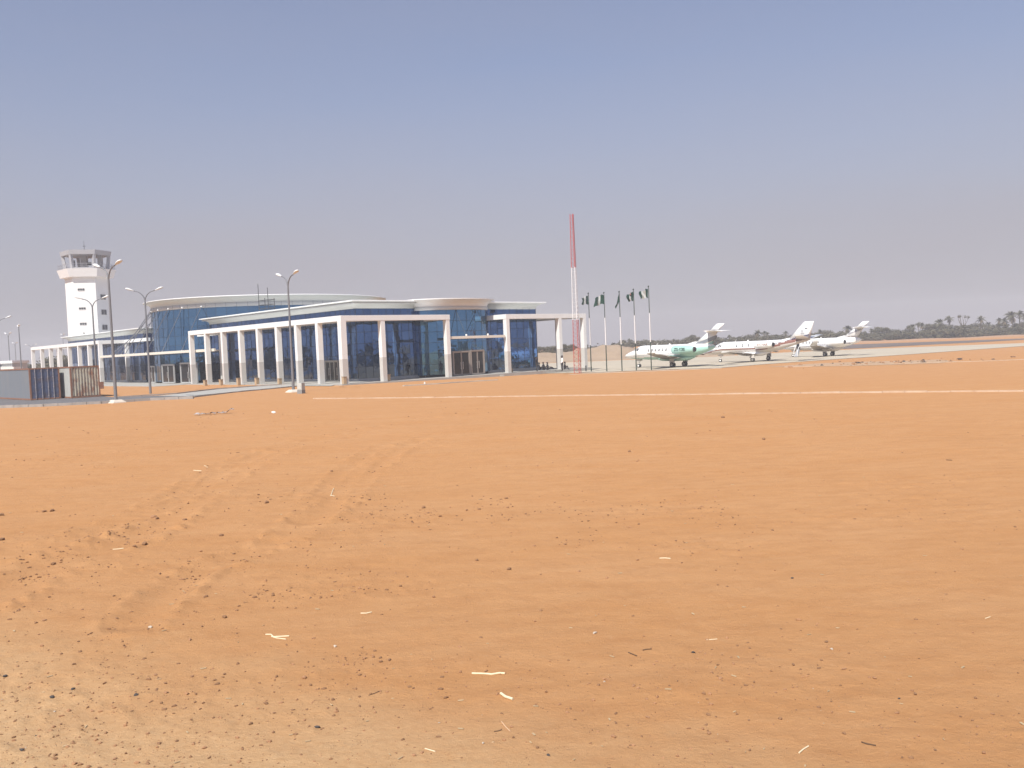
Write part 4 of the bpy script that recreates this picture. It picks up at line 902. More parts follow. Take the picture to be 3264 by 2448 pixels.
# ------------------------------------------------------------------ people
skin = mat('skin_dark', (.09, .05, .035), .6); cloth_dark = mat('dark_clothes', (.018, .016, .024), .9); shirt_w = mat('white_shirt', (.78, .77, .76), .8); trous = mat('dark_trousers', (.03, .028, .03), .9); hairm = mat('black_hair', (.01, .009, .009), .9); shoe = mat('shoe', (.02, .017, .015), .6)
def person(lab, loc, rz, J, top=cloth_dark, bot=trous, sc_=1.):
    t = thing('person', lab, 'person', loc, rz, None)
    names = list(J); idx = {k: i for i, k in enumerate(names)}
    vs = [Vector(J[k]) for k in names]
    rad = dict(pel=.15, bel=.145, che=.165, nec=.06, hea=.085, hd2=.105, top_=.085, chin=.055, nose=.022,
               shL=.075, shR=.075, elL=.048, elR=.048, wrL=.03, wrR=.03, paL=.034, paR=.034, hiL=.10, hiR=.10, knL=.065, knR=.065, anL=.042, anR=.042, hl=.05, toL=.035, toR=.035)
    E_ = [('pel', 'bel'), ('bel', 'che'), ('che', 'nec'), ('nec', 'hea'), ('hea', 'hd2'), ('hd2', 'top_')]
    for s in 'LR':
        E_ += [('che', 'sh'+s), ('sh'+s, 'el'+s), ('el'+s, 'wr'+s), ('wr'+s, 'pa'+s), ('pel', 'hi'+s), ('hi'+s, 'kn'+s), ('kn'+s, 'an'+s), ('an'+s, 'to'+s)]
    edges = [(idx[a], idx[b]) for a, b in E_]; R_ = [rad[k] for k in names]
    # fingers and thumb rooted in each palm, nose on the face
    for s in 'LR':
        pa = Vector(J['pa'+s]); d = (pa-Vector(J['wr'+s])).normalized(); side = d.cross(Vector((0, 0, 1)))
        if side.length < .1: side = Vector((0, 1, 0))
        side.normalize(); nrm = d.cross(side)
        for k, (o, ln) in enumerate(((-.03, .065), (-.01, .08), (.01, .075), (.03, .058))):
            a = pa+side*o+d*.02; b = a+d*ln*.5+nrm*.006; c = b+d*ln*.45+nrm*.022
            n0 = len(vs); vs += [a, b, c]; R_ += [.010, .009, .008]; edges += [(idx['pa'+s], n0), (n0, n0+1), (n0+1, n0+2)]
        a = pa-d*.02-side*.035; b = a-side*.02+d*.035; n0 = len(vs); vs += [a, b]; R_ += [.012, .009]; edges += [(idx['pa'+s], n0), (n0, n0+1)]
    me = bpy.data.meshes.new('body'); me.from_pydata(vs, edges, []); o = bpy.data.objects.new('body_tmp', me); sc.collection.objects.link(o)
    sk = o.modifiers.new('skin', 'SKIN'); sk.use_smooth_shade = True; ss = o.modifiers.new('sub', 'SUBSURF'); ss.levels = 1; ss.render_levels = 1
    for i, v in enumerate(me.skin_vertices[0].data): v.radius = (R_[i], R_[i]); v.use_root = (i == idx['pel'])
    dg = bpy.context.evaluated_depsgraph_get(); m2 = bpy.data.meshes.new_from_object(o.evaluated_get(dg)); bpy.data.objects.remove(o)
    m2.materials.clear()
    for m in (skin, top, bot, shoe): m2.materials.append(m)
    lab_e = []
    for a, b in E_:
        k = 1
        if a in ('nec', 'hea', 'hd2') or b.startswith('pa') : k = 0
        if a[:2] in ('hi', 'kn') or (a == 'pel' and b[:2] == 'hi'): k = 2
        if a[:2] == 'an': k = 3
        lab_e.append((Vector(J[a]), Vector(J[b]), k))
    for f in m2.polygons:
        c = f.center; best = 9; kk = 1
        for a, b, k in lab_e:
            ab = b-a; tt = max(0, min(1, (c-a).dot(ab)/max(1e-6, ab.length_squared))); dd = (c-(a+ab*tt)).length
            if dd < best: best = dd; kk = k
        f.material_index = kk; f.use_smooth = True
    for v in m2.vertices: v.co *= sc_
    o = bpy.data.objects.new('body', m2); sc.collection.objects.link(o); o.parent = t
    hc = Vector(J['hd2'])*sc_; fd = (Vector(J['face'])-Vector(J['hd2'])).normalized() if 'face' in J else Vector((0, -1, 0))
    mb = MB(); mb.blob(hc-fd*.03+Vector((0, 0, .035)), .112*sc_, rough=.02, sub=2, sc3=(1, 1, .9)); mb.build('hair', hairm, t)
    sd_ = fd.cross(Vector((0, 0, 1))).normalized(); mb = MB()
    for s in (-1, 1): mb.blob(hc+fd*.092+sd_*s*.033-Vector((0, 0, .005)), .012, rough=0, sub=1)
    mb.build('eyes', mat('eye_white', (.6, .58, .55), .4), t)
    mb = MB(); mb.tube([hc+fd*.09-Vector((0, 0, .01)), hc+fd*.122-Vector((0, 0, .045))], [.010, .018], 6)
    for s in (-1, 1): mb.blob(hc+sd_*s*.105-Vector((0, 0, .015)), .025, rough=0, sub=1, sc3=(.5, .9, 1.2))
    mb.build('nose_and_ears', skin, t)
    mb = MB(); mb.box(-.026, .026, -.006, .006, -.006, .006, 0, lambda x, y, z: tuple(hc+fd*(.098+y)+sd_*x-Vector((0, 0, .065-z)))); mb.build('mouth', mat('lips', (.12, .045, .04), .6), t)
    return t
def stand(lean=0., arm=0.):
    return dict(pel=(0, 0, .93), bel=(0, 0, 1.08), che=(0, -.01, 1.30), nec=(0, 0, 1.47), hea=(0, -.01, 1.56), hd2=(0, -.02, 1.63), top_=(0, -.01, 1.68),
                shL=(.19, 0, 1.40), elL=(.26, .03, 1.12), wrL=(.25, -.10*(1+arm), .90), paL=(.24, -.13*(1+arm), .83), shR=(-.19, 0, 1.40), elR=(-.25, .04, 1.12), wrR=(-.24, -.08, .90), paR=(-.23, -.1, .83),
                hiL=(.10, 0, .88), knL=(.11, -.02, .48), anL=(.11, .01, .09), toL=(.12, -.16, .04), hiR=(-.10, 0, .88), knR=(-.11, -.05, .48), anR=(-.11, .0, .09), toR=(-.12, -.17, .04))
def sit(ext=1., lean=.1, k=0):   # seated on the slab edge, legs along -y
    J = dict(pel=(0, 0, .13), bel=(0, .02+lean*.2, .28), che=(0, lean*.5, .50), nec=(0, lean*.6, .67), hea=(0, lean*.6-.02, .76), hd2=(0, lean*.6-.03, .83), top_=(0, lean*.6-.02, .88),
             shL=(.19, lean*.5, .60), shR=(-.19, lean*.5, .60), elL=(.25, lean*.5-.12, .36), elR=(-.25, lean*.5-.10, .36), wrL=(.16, -.28, .38), wrR=(-.16, -.26, .38), paL=(.12, -.35, .40), paR=(-.12, -.33, .40),
             hiL=(.10, -.02, .13), hiR=(-.10, -.02, .13))
    if ext > .5: J.update(knL=(.13, -.40, .30), anL=(.13, -.80, .10), toL=(.14, -.92, .18), knR=(-.13, -.42, .36), anR=(-.13, -.78, .10), toR=(-.14, -.90, .17))
    else: J.update(knL=(.15, -.36, .48), anL=(.14, -.44, .09), toL=(.14, -.60, .05), knR=(-.15, -.36, .46), anR=(-.14, -.46, .09), toR=(-.14, -.62, .05))
    return J
def foot(u, v, z): return G(u, v, z)
pz = .06
def pl(u, v): p = G(u, v, pz); return (p.x, p.y, pz)
yawcam = math.radians(0)
person('person in dark clothes sitting upright nearest the glass corner, knees drawn up', pl(1719.5, 1181), math.radians(95), sit(0, .05), sc_=1.1)
person('person in dark clothes sitting with elbows out, middle of the three on the slab', pl(1732, 1180.5), math.radians(60), sit(0, .0), sc_=1.12)
person('person in dark clothes sitting with legs stretched right towards the column', pl(1747, 1180), math.radians(100), sit(1, .12), sc_=1.1)
person('person in dark clothes leaning forward seated right of the tan post', pl(1799, 1179), math.radians(80), sit(0, -.12), sc_=1.1)
person('person standing in a white shirt and dark trousers behind the tan post', pl(1793, 1183), math.radians(-80), stand(0, .8), shirt_w, trous, 1.08)
person('person in dark clothes standing against the glass corner left of the seated group', pl(1711, 1184), math.radians(80), stand(), sc_=1.05)
p = C0+Lv*.9+Rv*14.9; person('person in dark red top standing in the entrance, half behind the column', (p.x, p.y, pz), math.radians(40), stand(), mat('dark_red_top', (.06, .02, .03), .9), trous, 1.05)
# ------------------------------------------------------------------ mounds
earth = mat('mound_earth', (.36, .265, .18), .95, col2=(.30, .215, .145), vs=.25, bump=.15, bs=1.2)
def mound(name, lab, u0, u1, dist, prof, depth, m, seed=0):
    nx, ny = 90, 30; mb = MB(); vs = []
    for i in range(nx+1):
        f = i/nx; u = u0+(u1-u0)*f
        b = AT(u, dist); hv = 0
        for (a, va), (c, vc) in zip(prof[:-1], prof[1:]):
            if a <= u <= c: hv = ZAT(AT(u, dist+depth*.45), va+(vc-va)*smooth((u-a)/(c-a)))
        if u < prof[0][0]: hv = ZAT(AT(u, dist+depth*.45), prof[0][1])
        hv = max(.0, hv+.45)*smooth(min(f*8, (1-f)*8))
        for j in range(ny+1):
            g = j/ny; y = dist+depth*g; p = AT(u, y); q = min(1., g/.45) if g < .45 else max(0., 1-(g-.45)/.55)
            hz = hv*smooth(q)**.8
            hz += .22*(mnoise.noise(Vector((p.x*.35, p.y*.35, seed)))+.5*mnoise.noise(Vector((p.x*1.1, p.y*1.1, seed))))*smooth(q*2)*min(1, hv)
            vs.append((p.x, p.y, -.45+hz))
    mb.add(vs, [(i*(ny+1)+j, (i+1)*(ny+1)+j, (i+1)*(ny+1)+j+1, i*(ny+1)+j+1) for i in range(nx) for j in range(ny)], 0, True)
    o = mb.build(name, m); o['kind'] = 'structure'; o['label'] = lab; return o
mound('earth_mound', 'long low brown earth bank beyond the apron behind the flagpoles', 1600, 2120, 182, [(1600, 1128), (1700, 1126), (1790, 1124), (1850, 1118), (1890, 1109), (1930, 1099.5), (1965, 1099), (2000, 1106), (2040, 1116), (2120, 1140)], 26, earth, 1)
mound('earth_mound', 'rounded brown earth heap between the first and second jets', 2210, 2345, 176, [(2210, 1128), (2262, 1112), (2290, 1101), (2315, 1099), (2330, 1103), (2345, 1112)], 18, earth, 2)
mound('earth_bank', 'low orange earth bank behind the cockpit of the green-bellied jet', 1960, 2300, 226, [(1960, 1116), (2005, 1110), (2035, 1103), (2100, 1101), (2190, 1100), (2300, 1100)], 20, mat('orange_earth', (.46, .27, .15), .95, var=.2, vs=.3), 3)
mound('earth_bank', 'low orange earth shoulder below the treeline right of the jets', 2520, 3500, 290, [(2520, 1092), (2750, 1087), (3000, 1078), (3264, 1067), (3500, 1058)], 26, MATS['orange_earth'], 4)
# ------------------------------------------------------------------ trees
leafA = [mat('foliage_olive', (.14,.12,.062), .8, var=.4, vs=.9), mat('foliage_grey_green', (.10,.095,.052), .8, var=.4, vs=.9), mat('foliage_dusty', (.16,.135,.085), .8, var=.35, vs=.9)]
palmm = mat('palm_frond', (.135,.125,.075), .7, var=.4, vs=1.5); drym = mat('dry_frond', (.20, .15, .09), .9, var=.3); bark = mat('bark', (.15, .115, .085), .95, var=.3, vs=3)
def leafcloud(mb, blobs, n, size, rr, nm=3):
    tot = sum(b[3]**2 for b in blobs)
    for bx, by, bz, br, flat in blobs:
        k = int(n*br*br/tot)
        for _ in range(k):
            d = Vector((rr.gauss(0, 1), rr.gauss(0, 1), rr.gauss(0, 1))).normalized(); r = br*(rr.random()**.35)*(1+.15*rr.gauss(0, 1))
            c = Vector((bx, by, bz))+Vector((d.x*r, d.y*r, d.z*r*flat)); s = size*rr.uniform(.6, 1.4)
            a = Vector((rr.gauss(0, 1), rr.gauss(0, 1), rr.gauss(0, .6))).normalized(); b_ = a.cross(d+Vector((rr.random()*.6, 0, .3))).normalized()
            mb.add([c-a*s, c+b_*s*.6, c+a*s, c-b_*s*.6], [(0, 1, 2, 3)], rr.choice((0, 0, 1, 2)) if nm == 3 else 0)
def make_broad(seed, h, wd, n=1500, low=.25):
    rr = random.Random(seed); t = thing('tree', '', 'tree'); mb = MB()
    top = h*.55; mb.tube([(0, 0, -.3), (rr.uniform(-.2, .2), 0, h*.25), (rr.uniform(-.4, .4), 0, top)], [.22, .17, .08], 7)
    blobs = []
    for k in range(11):
        a = rr.uniform(0, 2*PI); r = wd*.5*rr.uniform(.15, .72); z = h*rr.uniform(low+.12, .86); br = wd*rr.uniform(.13, .24); e = Vector((r*math.cos(a), r*math.sin(a), min(z, h-br*.9)))
        mb.tube([(0, 0, h*rr.uniform(.2, .4)), e*.6+Vector((0, 0, h*.15)), e], [.09, .06, .03], 5); blobs.append((e.x, e.y, e.z, br, .8))
    blobs.append((0, 0, h*.78, wd*.22, .8)); mb.build('trunk', bark, t)
    mb = MB(); leafcloud(mb, blobs, n, .26, rr); mb.build('crown', leafA, t, fix=False); return t
def make_bush(seed, h, wd):
    rr = random.Random(seed); t = thing('bush', '', 'bush'); mb = MB(); blobs = []
    for k in range(9):
        x = wd*rr.uniform(-.42, .42); y = rr.uniform(-1.5, 1.5); br = h*rr.uniform(.24, .42); z = max(br*.6, h*rr.uniform(.2, .72)-.1); blobs.append((x, y, z, br, .85)); mb.tube([(x*.3, y*.3, -.2), (x, y, z)], [.07, .02], 5)
    mb.build('trunk', bark, t); mb = MB(); leafcloud(mb, blobs, 1300, .24, rr); mb.build('crown', leafA, t, fix=False); return t
def make_palm(seed, h, fr=26, L_=2.3, skirt=8):
    rr = random.Random(seed); t = thing('palm_tree', '', 'palm tree'); mb = MB(); lean = rr.uniform(-.4, .4)
    mb.tube([(0, 0, -.3), (lean*.3, 0, h*.4), (lean, 0, h-L_*.55)], [.22, .17, .15], 7); mb.build('trunk', bark, t)
    mb = MB(); top = Vector((lean, 0, h-L_*.55))
    for k in range(fr+skirt):
        dry = k >= fr; a = rr.uniform(0, 2*PI); el = rr.uniform(-.2, 1.35) if not dry else rr.uniform(-1.3, -.4); ln = L_*rr.uniform(.75, 1.1)*(1 if not dry else .7)
        d = Vector((math.cos(a)*math.cos(el), math.sin(a)*math.cos(el), math.sin(el))); side = Vector((-math.sin(a), math.cos(a), 0)); prev = top; m = 7
        for i in range(m):
            f = (i+1)/m; cur = top+d*ln*f+Vector((0, 0, -1))*ln*.45*f*f
            w0 = .34*math.sin(PI*min(.95, (i+.35)/m))+.05; w1 = .34*math.sin(PI*min(.98, (i+1.35)/m))+.03; dn = Vector((0, 0, -.18))
            for s in (-1, 1):
                mb.add([prev, cur, cur+side*s*w1+dn*w1*3, prev.lerp(cur, .35)+side*s*w0+dn*w0*3], [(0, 1, 2, 3)], 1 if dry else 0)
            prev = cur
    mb.build('crown', [palmm, drym], t, fix=False); return t
def make_bare(seed, h):
    rr = random.Random(seed); t = thing('bare_tree', '', 'bare tree'); mb = MB(); mb.tube([(0, 0, -.3), (.1, 0, h*.4)], [.2, .14], 7); mb.build('trunk', bark, t)
    mb = MB(); cl = []
    for k in range(9):
        a = rr.uniform(0, 2*PI); q = Vector((.1, 0, h*.35)); d = Vector((math.cos(a)*.45, math.sin(a)*.45, 1)).normalized(); p = [q]
        for i in range(5): d = (d+Vector((rr.uniform(-.2, .2), rr.uniform(-.2, .2), .1))).normalized(); q = q+d*h*.13; p.append(q)
        mb.tube(p, [.09, .08, .07, .05, .04, .02], 5)
        if k % 2: cl.append((q.x, q.y, q.z-.3, .45, 1.3))
    mb.build('limbs', bark, t)
    mb = MB(); leafcloud(mb, cl, 160, .18, rr); mb.build('crown', leafA, t, fix=False); return t
PH = dict(b=[(make_broad(11+i, 8, w_), 8.) for i, w_ in enumerate((7, 5.5, 8.5, 6.2))], u=[(make_bush(31+i, 4, w_), 4.) for i, w_ in enumerate((6, 8, 5))],
          p=[(make_palm(51+i, 8, f, L_, s), 8.) for i, (f, L_, s) in enumerate(((28, 2.4, 8), (34, 2.9, 12), (24, 2.1, 4)))], x=[(make_bare(71, 8), 8.)])
used = set()
# (kind, pixel u, top row v)
tl = [('b', 1724, 1104), ('b', 1742, 1103), ('b', 1761, 1103), ('b', 1800, 1095), ('u', 1775, 1112), ('u', 1712, 1113), ('b', 1822, 1097), ('p', 1871, 1100), ('u', 1893, 1104), ('u', 1919, 1101), ('p', 1957, 1092), ('u', 1942, 1097),
      ('b', 1990, 1083), ('p', 2006, 1082), ('b', 2018, 1088), ('p', 2034, 1092), ('b', 2054, 1083), ('b', 2070, 1086), ('u', 2088, 1088), ('b', 2101, 1088), ('p', 2117, 1086), ('b', 2131, 1087), ('p', 2148, 1083), ('p', 2161, 1085), ('u', 2175, 1094),
      ('b', 2189, 1076), ('b', 2207, 1069), ('b', 2224, 1074), ('u', 2240, 1082), ('b', 2262, 1083), ('p', 2290, 1076), ('b', 2303, 1082), ('p', 2325, 1070), ('b', 2339, 1076), ('b', 2358, 1073), ('p', 2374, 1074), ('u', 2365, 1088), ('b', 2394, 1069), ('b', 2408, 1074),
      ('p', 2418, 1053), ('p', 2437, 1058), ('p', 2448, 1062), ('b', 2464, 1069), ('p', 2478, 1068), ('b', 2490, 1072), ('p', 2505, 1058), ('u', 2522, 1076), ('b', 2534, 1070), ('b', 2560, 1070), ('b', 2585, 1068), ('b', 2602, 1060), ('p', 2614, 1053), ('b', 2634, 1055), ('u', 2650, 1066), ('b', 2668, 1064), ('b', 2682, 1058),
      ('p', 2699, 1040), ('b', 2715, 1056), ('b', 2735, 1060), ('p', 2757, 1056), ('p', 2778, 1048), ('b', 2788, 1050), ('b', 2806, 1041), ('b', 2828, 1041), ('b', 2846, 1050), ('u', 2862, 1057), ('u', 2880, 1058), ('b', 2900, 1036), ('p', 2912, 1033), ('p', 2928, 1027), ('p', 2942, 1030), ('u', 2950, 1052),
      ('b', 2966, 1031), ('b', 2982, 1028), ('p', 3000, 1016), ('p', 3026, 1007), ('b', 3012, 1034), ('u', 3036, 1046), ('x', 3072, 1006), ('b', 3052, 1036), ('b', 3078, 1034), ('b', 3100, 1032), ('p', 3126, 1008), ('b', 3118, 1030), ('u', 3142, 1040), ('p', 3152, 1026), ('b', 3168, 1034), ('p', 3188, 1013), ('p', 3204, 1014), ('b', 3196, 1026),
      ('u', 3216, 1036), ('p', 3230, 991), ('p', 3252, 990), ('b', 3240, 1028), ('b', 3262, 1026), ('p', 3270, 1000), ('u', 3256, 1042), ('b', 3290, 1020)]
tl += [('u', u, 1060-.041*(u-2750)+3*math.sin(u*1.7)) for u in range(2740, 3300, 22)]
tl += [('u', u, 1107-.043*(u-1632)+1.5*math.sin(u)) for u in range(1976, 2745, 17)]
lands = [(1690, 1840, 'seen between the colonnade columns'), (1840, 1975, 'on the skyline above the earth bank'), (1975, 2085, 'behind the last two flagpoles'), (2085, 2180, 'above the cabin windows of the teal jet'), (2180, 2290, 'behind the tail of the teal jet'),
         (2290, 2400, 'above the nose of the middle jet'), (2400, 2480, 'above the cabin of the middle jet'), (2480, 2560, 'just before the middle jet fin'), (2560, 2660, 'between the fins of the last two jets'), (2660, 2760, 'behind the fin of the rightmost jet'),
         (2760, 2890, 'just right of the rightmost jet'), (2890, 3050, 'between the rightmost jet and the bare tree'), (3050, 3160, 'around the bare tree'), (3160, 3400, 'at the right edge of the photo')]
ordn = ['first', 'second', 'third', 'fourth', 'fifth', 'sixth', 'seventh', 'eighth', 'ninth', 'tenth', 'eleventh', 'twelfth', 'thirteenth', 'fourteenth', 'fifteenth', 'sixteenth']
kn = dict(b='leafy tree', u='low bush', p='palm', x='bare tree'); cnt = {}
rr = random.Random(5); kidx = dict(b=0, u=0, p=0, x=0)
def put(kind, u, v, dist, lab, rr, group):
    L_ = PH[kind]; i = kidx[kind] % len(L_); kidx[kind] += 1; o, h = L_[i]
    if (kind, i) in used: o = copy_tree(o)
    used.add((kind, i)); p = AT(u, dist); p.z = -.4; o.location = p; hh_ = ZAT(p, v)-p.z; k = hh_/h; kx = k*(1.5 if kind == 'u' else 1.3)
    if kind == 'p': kx = min(k, 1.3)
    o.scale = (kx*rr.uniform(.9, 1.15), kx, k); o.rotation_euler.z = rr.uniform(0, 6.28); tag(o, lab, {'b': 'tree', 'u': 'bush', 'p': 'palm tree', 'x': 'bare tree'}[kind], group); return o
for kind, u, v in sorted(tl, key=lambda q: q[1]):
    dist = rr.uniform(338, 372) if kind != 'u' else rr.uniform(322, 336)
    if kind == 'p': dist = rr.uniform(330, 350)
    if u < 1975: dist = rr.uniform(250, 275)
    v -= 4 if 1975 < u < 2745 else 2
    ln = [l for l in lands if l[0] <= u < l[1]][0][2]; cnt[(kind, ln)] = cnt.get((kind, ln), 0)+1
    put(kind, u, v, dist, f'{ordn[min(15, cnt[(kind, ln)]-1)]} {kn[kind]} from the left {ln}', rr, {'b': 'leafy trees of the far treeline', 'u': 'bushes of the far treeline', 'p': 'palms of the far treeline', 'x': None}[kind])
for i, (kind, u, v) in enumerate([('b', 36, 1150), ('b', 50, 1160), ('b', 70, 1156), ('u', 84, 1163), ('u', 100, 1166), ('b', 128, 1152), ('b', 138, 1155), ('b', 160, 1148), ('b', 184, 1130), ('b', 196, 1138), ('b', 212, 1150)]):
    put(kind, u, v, 215+7*(i % 3), ['leafy tree behind the small white house', 'leafy tree right of the small white house roof', 'leafy tree behind the tallest far lamp', 'low bush beside the faint lamp', 'low bush over the blue container doors', 'leafy tree seen in the first gap of the left colonnade', 'second tree in the first gap of the left colonnade', 'leafy tree in the second gap of the left colonnade', 'tall leafy tree in the third gap of the left colonnade', 'leafy tree just right of the tall one in the left colonnade', 'leafy tree in the fourth gap of the left colonnade'][i], rr, 'trees beyond the left wing')
# woods to the sides, mirrored in the glass
def wood(name, lab, a, b, n, h, seed):
    rr = random.Random(seed); mb = MB(); a = Vector(a); b = Vector(b)
    for i in range(n):
        p = a.lerp(b, i/n)+Vector((rr.uniform(-8, 8), rr.uniform(-8, 8), 0)); hh_ = h*rr.uniform(.5, 1.25); w_ = hh_*rr.uniform(.3, .45)
        leafcloud(mb, [(p.x, p.y, hh_*.65, w_, .8), (p.x+w_*.5, p.y, hh_*.4, w_, .8), (p.x-w_*.5, p.y+1, hh_*.3, w_*1.2, .8)], 900, .42, rr)
    return tag(mb.build(name, leafA, fix=False), lab, 'wood', None, 'stuff')
wood('distant_wood', 'line of dark trees far off to the left, mirrored in the terminal glass', (-120, 5, 0), (-195, 235, 0), 64, 5.6, 3)
wood('distant_wood', 'line of dark trees off to the right of the sand, mirrored in the short glass side', (75, -75, 0), (135, 72, 0), 48, 5.8, 4)
# ------------------------------------------------------------------ debris on the sand
clodm = [mat('clod', (.27, .145, .072), .95, var=.3, vs=6), mat('clod_sandy', (.36, .19, .095), .95, var=.2, vs=6), mat('pebble_dark', (.07, .06, .055), .85, var=.3), mat('pebble_pale', (.50, .42, .33), .9, var=.2), mat('pebble_tan', (.44, .30, .17), .9, var=.2)]
def scatter(name, lab, n, fn, seed):
    rr = random.Random(seed); bm = bmesh.new(); bmesh.ops.create_icosphere(bm, subdivisions=1, radius=1); bv = [v.co.copy() for v in bm.verts]; bf = [tuple(v.index for v in f.verts) for f in bm.faces]; bm.free()
    P = [fn(rr) for _ in range(n)]; xs = np.array([p[0] for p in P]); ys = np.array([p[1] for p in P]); zs = relief(xs, ys); mb = MB()
    for (x, y, r, mi), zr in zip(P, zs):
        z = gz(x, y)+zr; a = rr.uniform(0, 6.28); ca, sa = math.cos(a), math.sin(a); sx_, sy_, sz_ = rr.uniform(.7, 1.5), rr.uniform(.6, 1.0), rr.uniform(.4, .8)
        vs = []
        for v in bv:
            k = r*(1+.7*(rr.random()-.5)); X = v.x*k*sx_; Y = v.y*k*sy_; vs.append((x+X*ca-Y*sa, y+X*sa+Y*ca, z+r*.25+v.z*k*sz_))
        mb.add(vs, bf, mi)
    return tag(mb.build(name, clodm, fix=False), lab, 'clods', None, 'stuff')
def fclod(rr):
    while True:
        u = rr.uniform(-250, 3500); v = rr.uniform(1290, 2500); p = G(u, v)
        q = float(vnoise(np.array([p.x/2.6+9]), np.array([p.y/1.7]), 5)[0]); q2 = float(vnoise(np.array([p.x/.8]), np.array([p.y/.8]), 15)[0])
        pr = .10+2.4*max(0, q-.55)+1.2*max(0, q2-.75)
        for pts, wd in TR:
            d = np.min(np.hypot(pts[:, 0]-p.x, pts[:, 1]-p.y))
            if d < wd*2.6: pr += .35
        if u > 2400: pr *= .6
        if rr.random() < pr*.8: break
    return (p.x, p.y, (.004+.013*rr.random()**5)*(1+p.y*.035), rr.choice((0, 0, 0, 1, 1, 1)))
scatter('clods', 'countless crumbs of reddish earth strewn over the sand', 6500, fclod, 21)
def fgrav(rr):
    while True:
        x = rr.uniform(-6.5, 3); y = rr.uniform(3.2, 8.5)
        if rr.random() < max(.02, 1-(y+.55*x-2.5)/3.2): break
    return (x, y, .003+.009*rr.random()**4, rr.choice((0, 1, 2, 3, 3, 3, 1, 3, 4, 4, 4, 4, 4, 4, 4)))
scatter('gravel', 'fine pale and dark gravel on the tan strip at the bottom left', 3600, fgrav, 22)
heaps = [(1210, 1595, 45, 26), (1180, 1640, 60, 20), (1345, 1640, 50, 24), (1580, 1600, 40, 18), (1610, 1640, 55, 22), (1830, 1620, 70, 22), (1930, 1650, 70, 24), (1860, 1720, 50, 12), (90, 1840, 45, 26), (210, 1780, 60, 22), (450, 1710, 60, 20), (350, 1700, 40, 12), (600, 1840, 40, 12), (830, 1900, 60, 14), (1450, 1310, 90, 10), (900, 1330, 80, 14), (640, 1345, 50, 14), (260, 1420, 140, 26), (2230, 1600, 80, 18), (2280, 1630, 60, 14), (60, 1960, 90, 16), (1130, 2110, 60, 10)]
def fheap(rr):
    u0, v0, su, n = rr.choice(heaps); p = G(rr.gauss(u0, su), rr.gauss(v0, su*.32)); return (p.x, p.y, (.004+.018*rr.random()**4)*(1+p.y*.02), rr.choice((0, 0, 1)))
scatter('clods', 'broken clods thrown up along the old tyre tracks', 1500, fheap, 24)
rs = random.Random(31); mb = MB()
for i in range(110):
    u, v = rs.uniform(-100, 3350), 1450+1050*rs.random()**.8; p = G(u, v); a = rs.uniform(0, 6.28); l = rs.uniform(.006, .022)*(1+p.y*.05); h = gz2(p.x, p.y)
    d = Vector((math.cos(a), math.sin(a), 0))*l; q = Vector((-d.y, d.x, 0))*rs.uniform(.12, .4); c = Vector((p.x, p.y, h+.004)); mb.hexa([tuple(c-d-q), tuple(c+d-q), tuple(c+d*.9+q), tuple(c-d*.8+q*.6), *[tuple(x+Vector((0, 0, .006))) for x in (c-d-q, c+d-q, c+d*.9+q, c-d*.8+q*.6)]])
tag(mb.build('straw_chips', mat('chip_straw', (.52, .39, .23), .85, var=.3, vs=3), fix=False), 'tiny pale chips of straw strewn over the sand', 'straw chips', None, 'stuff')
rub = random.Random(8)
def frub(rr):
    u = rr.gauss(2860, 170); v = 1166-.036*(u-2750)+rr.gauss(-6, 3.5); p = G(u, v, -.35); return (p.x, p.y, .08+.22*rr.random()**3, rr.choice((0, 2, 1, 1)))
scatter('rubble', 'scattered rubble along the far kerb right of the jets', 90, frub, 23)
strawm = mat('pale_straw', (.72, .62, .42), .8, var=.15, vs=12); twigm = mat('dark_twig', (.10, .06, .035), .9); leafm = mat('dry_leaf', (.16, .09, .05), .9)
def stick(lab, pts, r, m, name='stick', cat='stick', grp=None):
    q = []
    for u, v in pts: p = G(u, v); q.append(Vector((p.x, p.y, gz2(p.x, p.y)+r*.9)))
    o0 = q[0].copy(); mb = MB(); mb.tube([p-o0 for p in q], [r]*len(q), 7); o = mb.build(name, m); o.location = o0; return tag(o, lab, cat, grp)
stick('long pale broken stalk lying flat near the bottom centre', [(1504, 2147), (1530, 2147), (1556, 2148), (1566, 2150), (1590, 2148), (1610, 2150)], .010, strawm, 'stalk', 'stalk')
stick('short bright straw piece lying aslant below the long pale stalk', [(1597, 2217), (1612, 2226), (1635, 2233)], .013, strawm, 'stalk', 'stalk')
stick('pale bent straw left of centre with a forked end', [(847, 2025), (864, 2025), (872, 2033), (922, 2031)], .008, strawm, 'stalk', 'stalk')
stick('pale straw crossing the forked one left of centre', [(866, 2032), (880, 2036), (912, 2042)], .007, strawm, 'stalk', 'stalk')
stick('short pale stalk with a knobbed end, middle left of the bottom third', [(1150, 1957), (1168, 1957), (1184, 1953)], .008, strawm, 'stalk', 'stalk')
stick('straight pale twig lying aslant at the bottom right', [(2547, 2400), (2560, 2389), (2577, 2378)], .006, strawm, 'stick', 'stick')
stick('curved dark twig at the bottom right, right of the pale one', [(2746, 2364), (2764, 2370), (2792, 2375)], .006, twigm)
stick('thin brown twig near the bottom, left of the short bright straw', [(1175, 2218), (1195, 2212), (1214, 2203)], .004, twigm)
stick('forked brown twig at the bottom centre', [(1575, 2337), (1590, 2334), (1600, 2330)], .004, twigm)
stick('reddish split twig beside the forked one at the bottom centre', [(1599, 2306), (1612, 2322), (1626, 2337)], .006, mat('pink_straw', (.55, .35, .2), .8))
stick('thin white straw lying flat right of centre', [(2102, 1776), (2120, 1775), (2137, 1776)], .009, strawm)
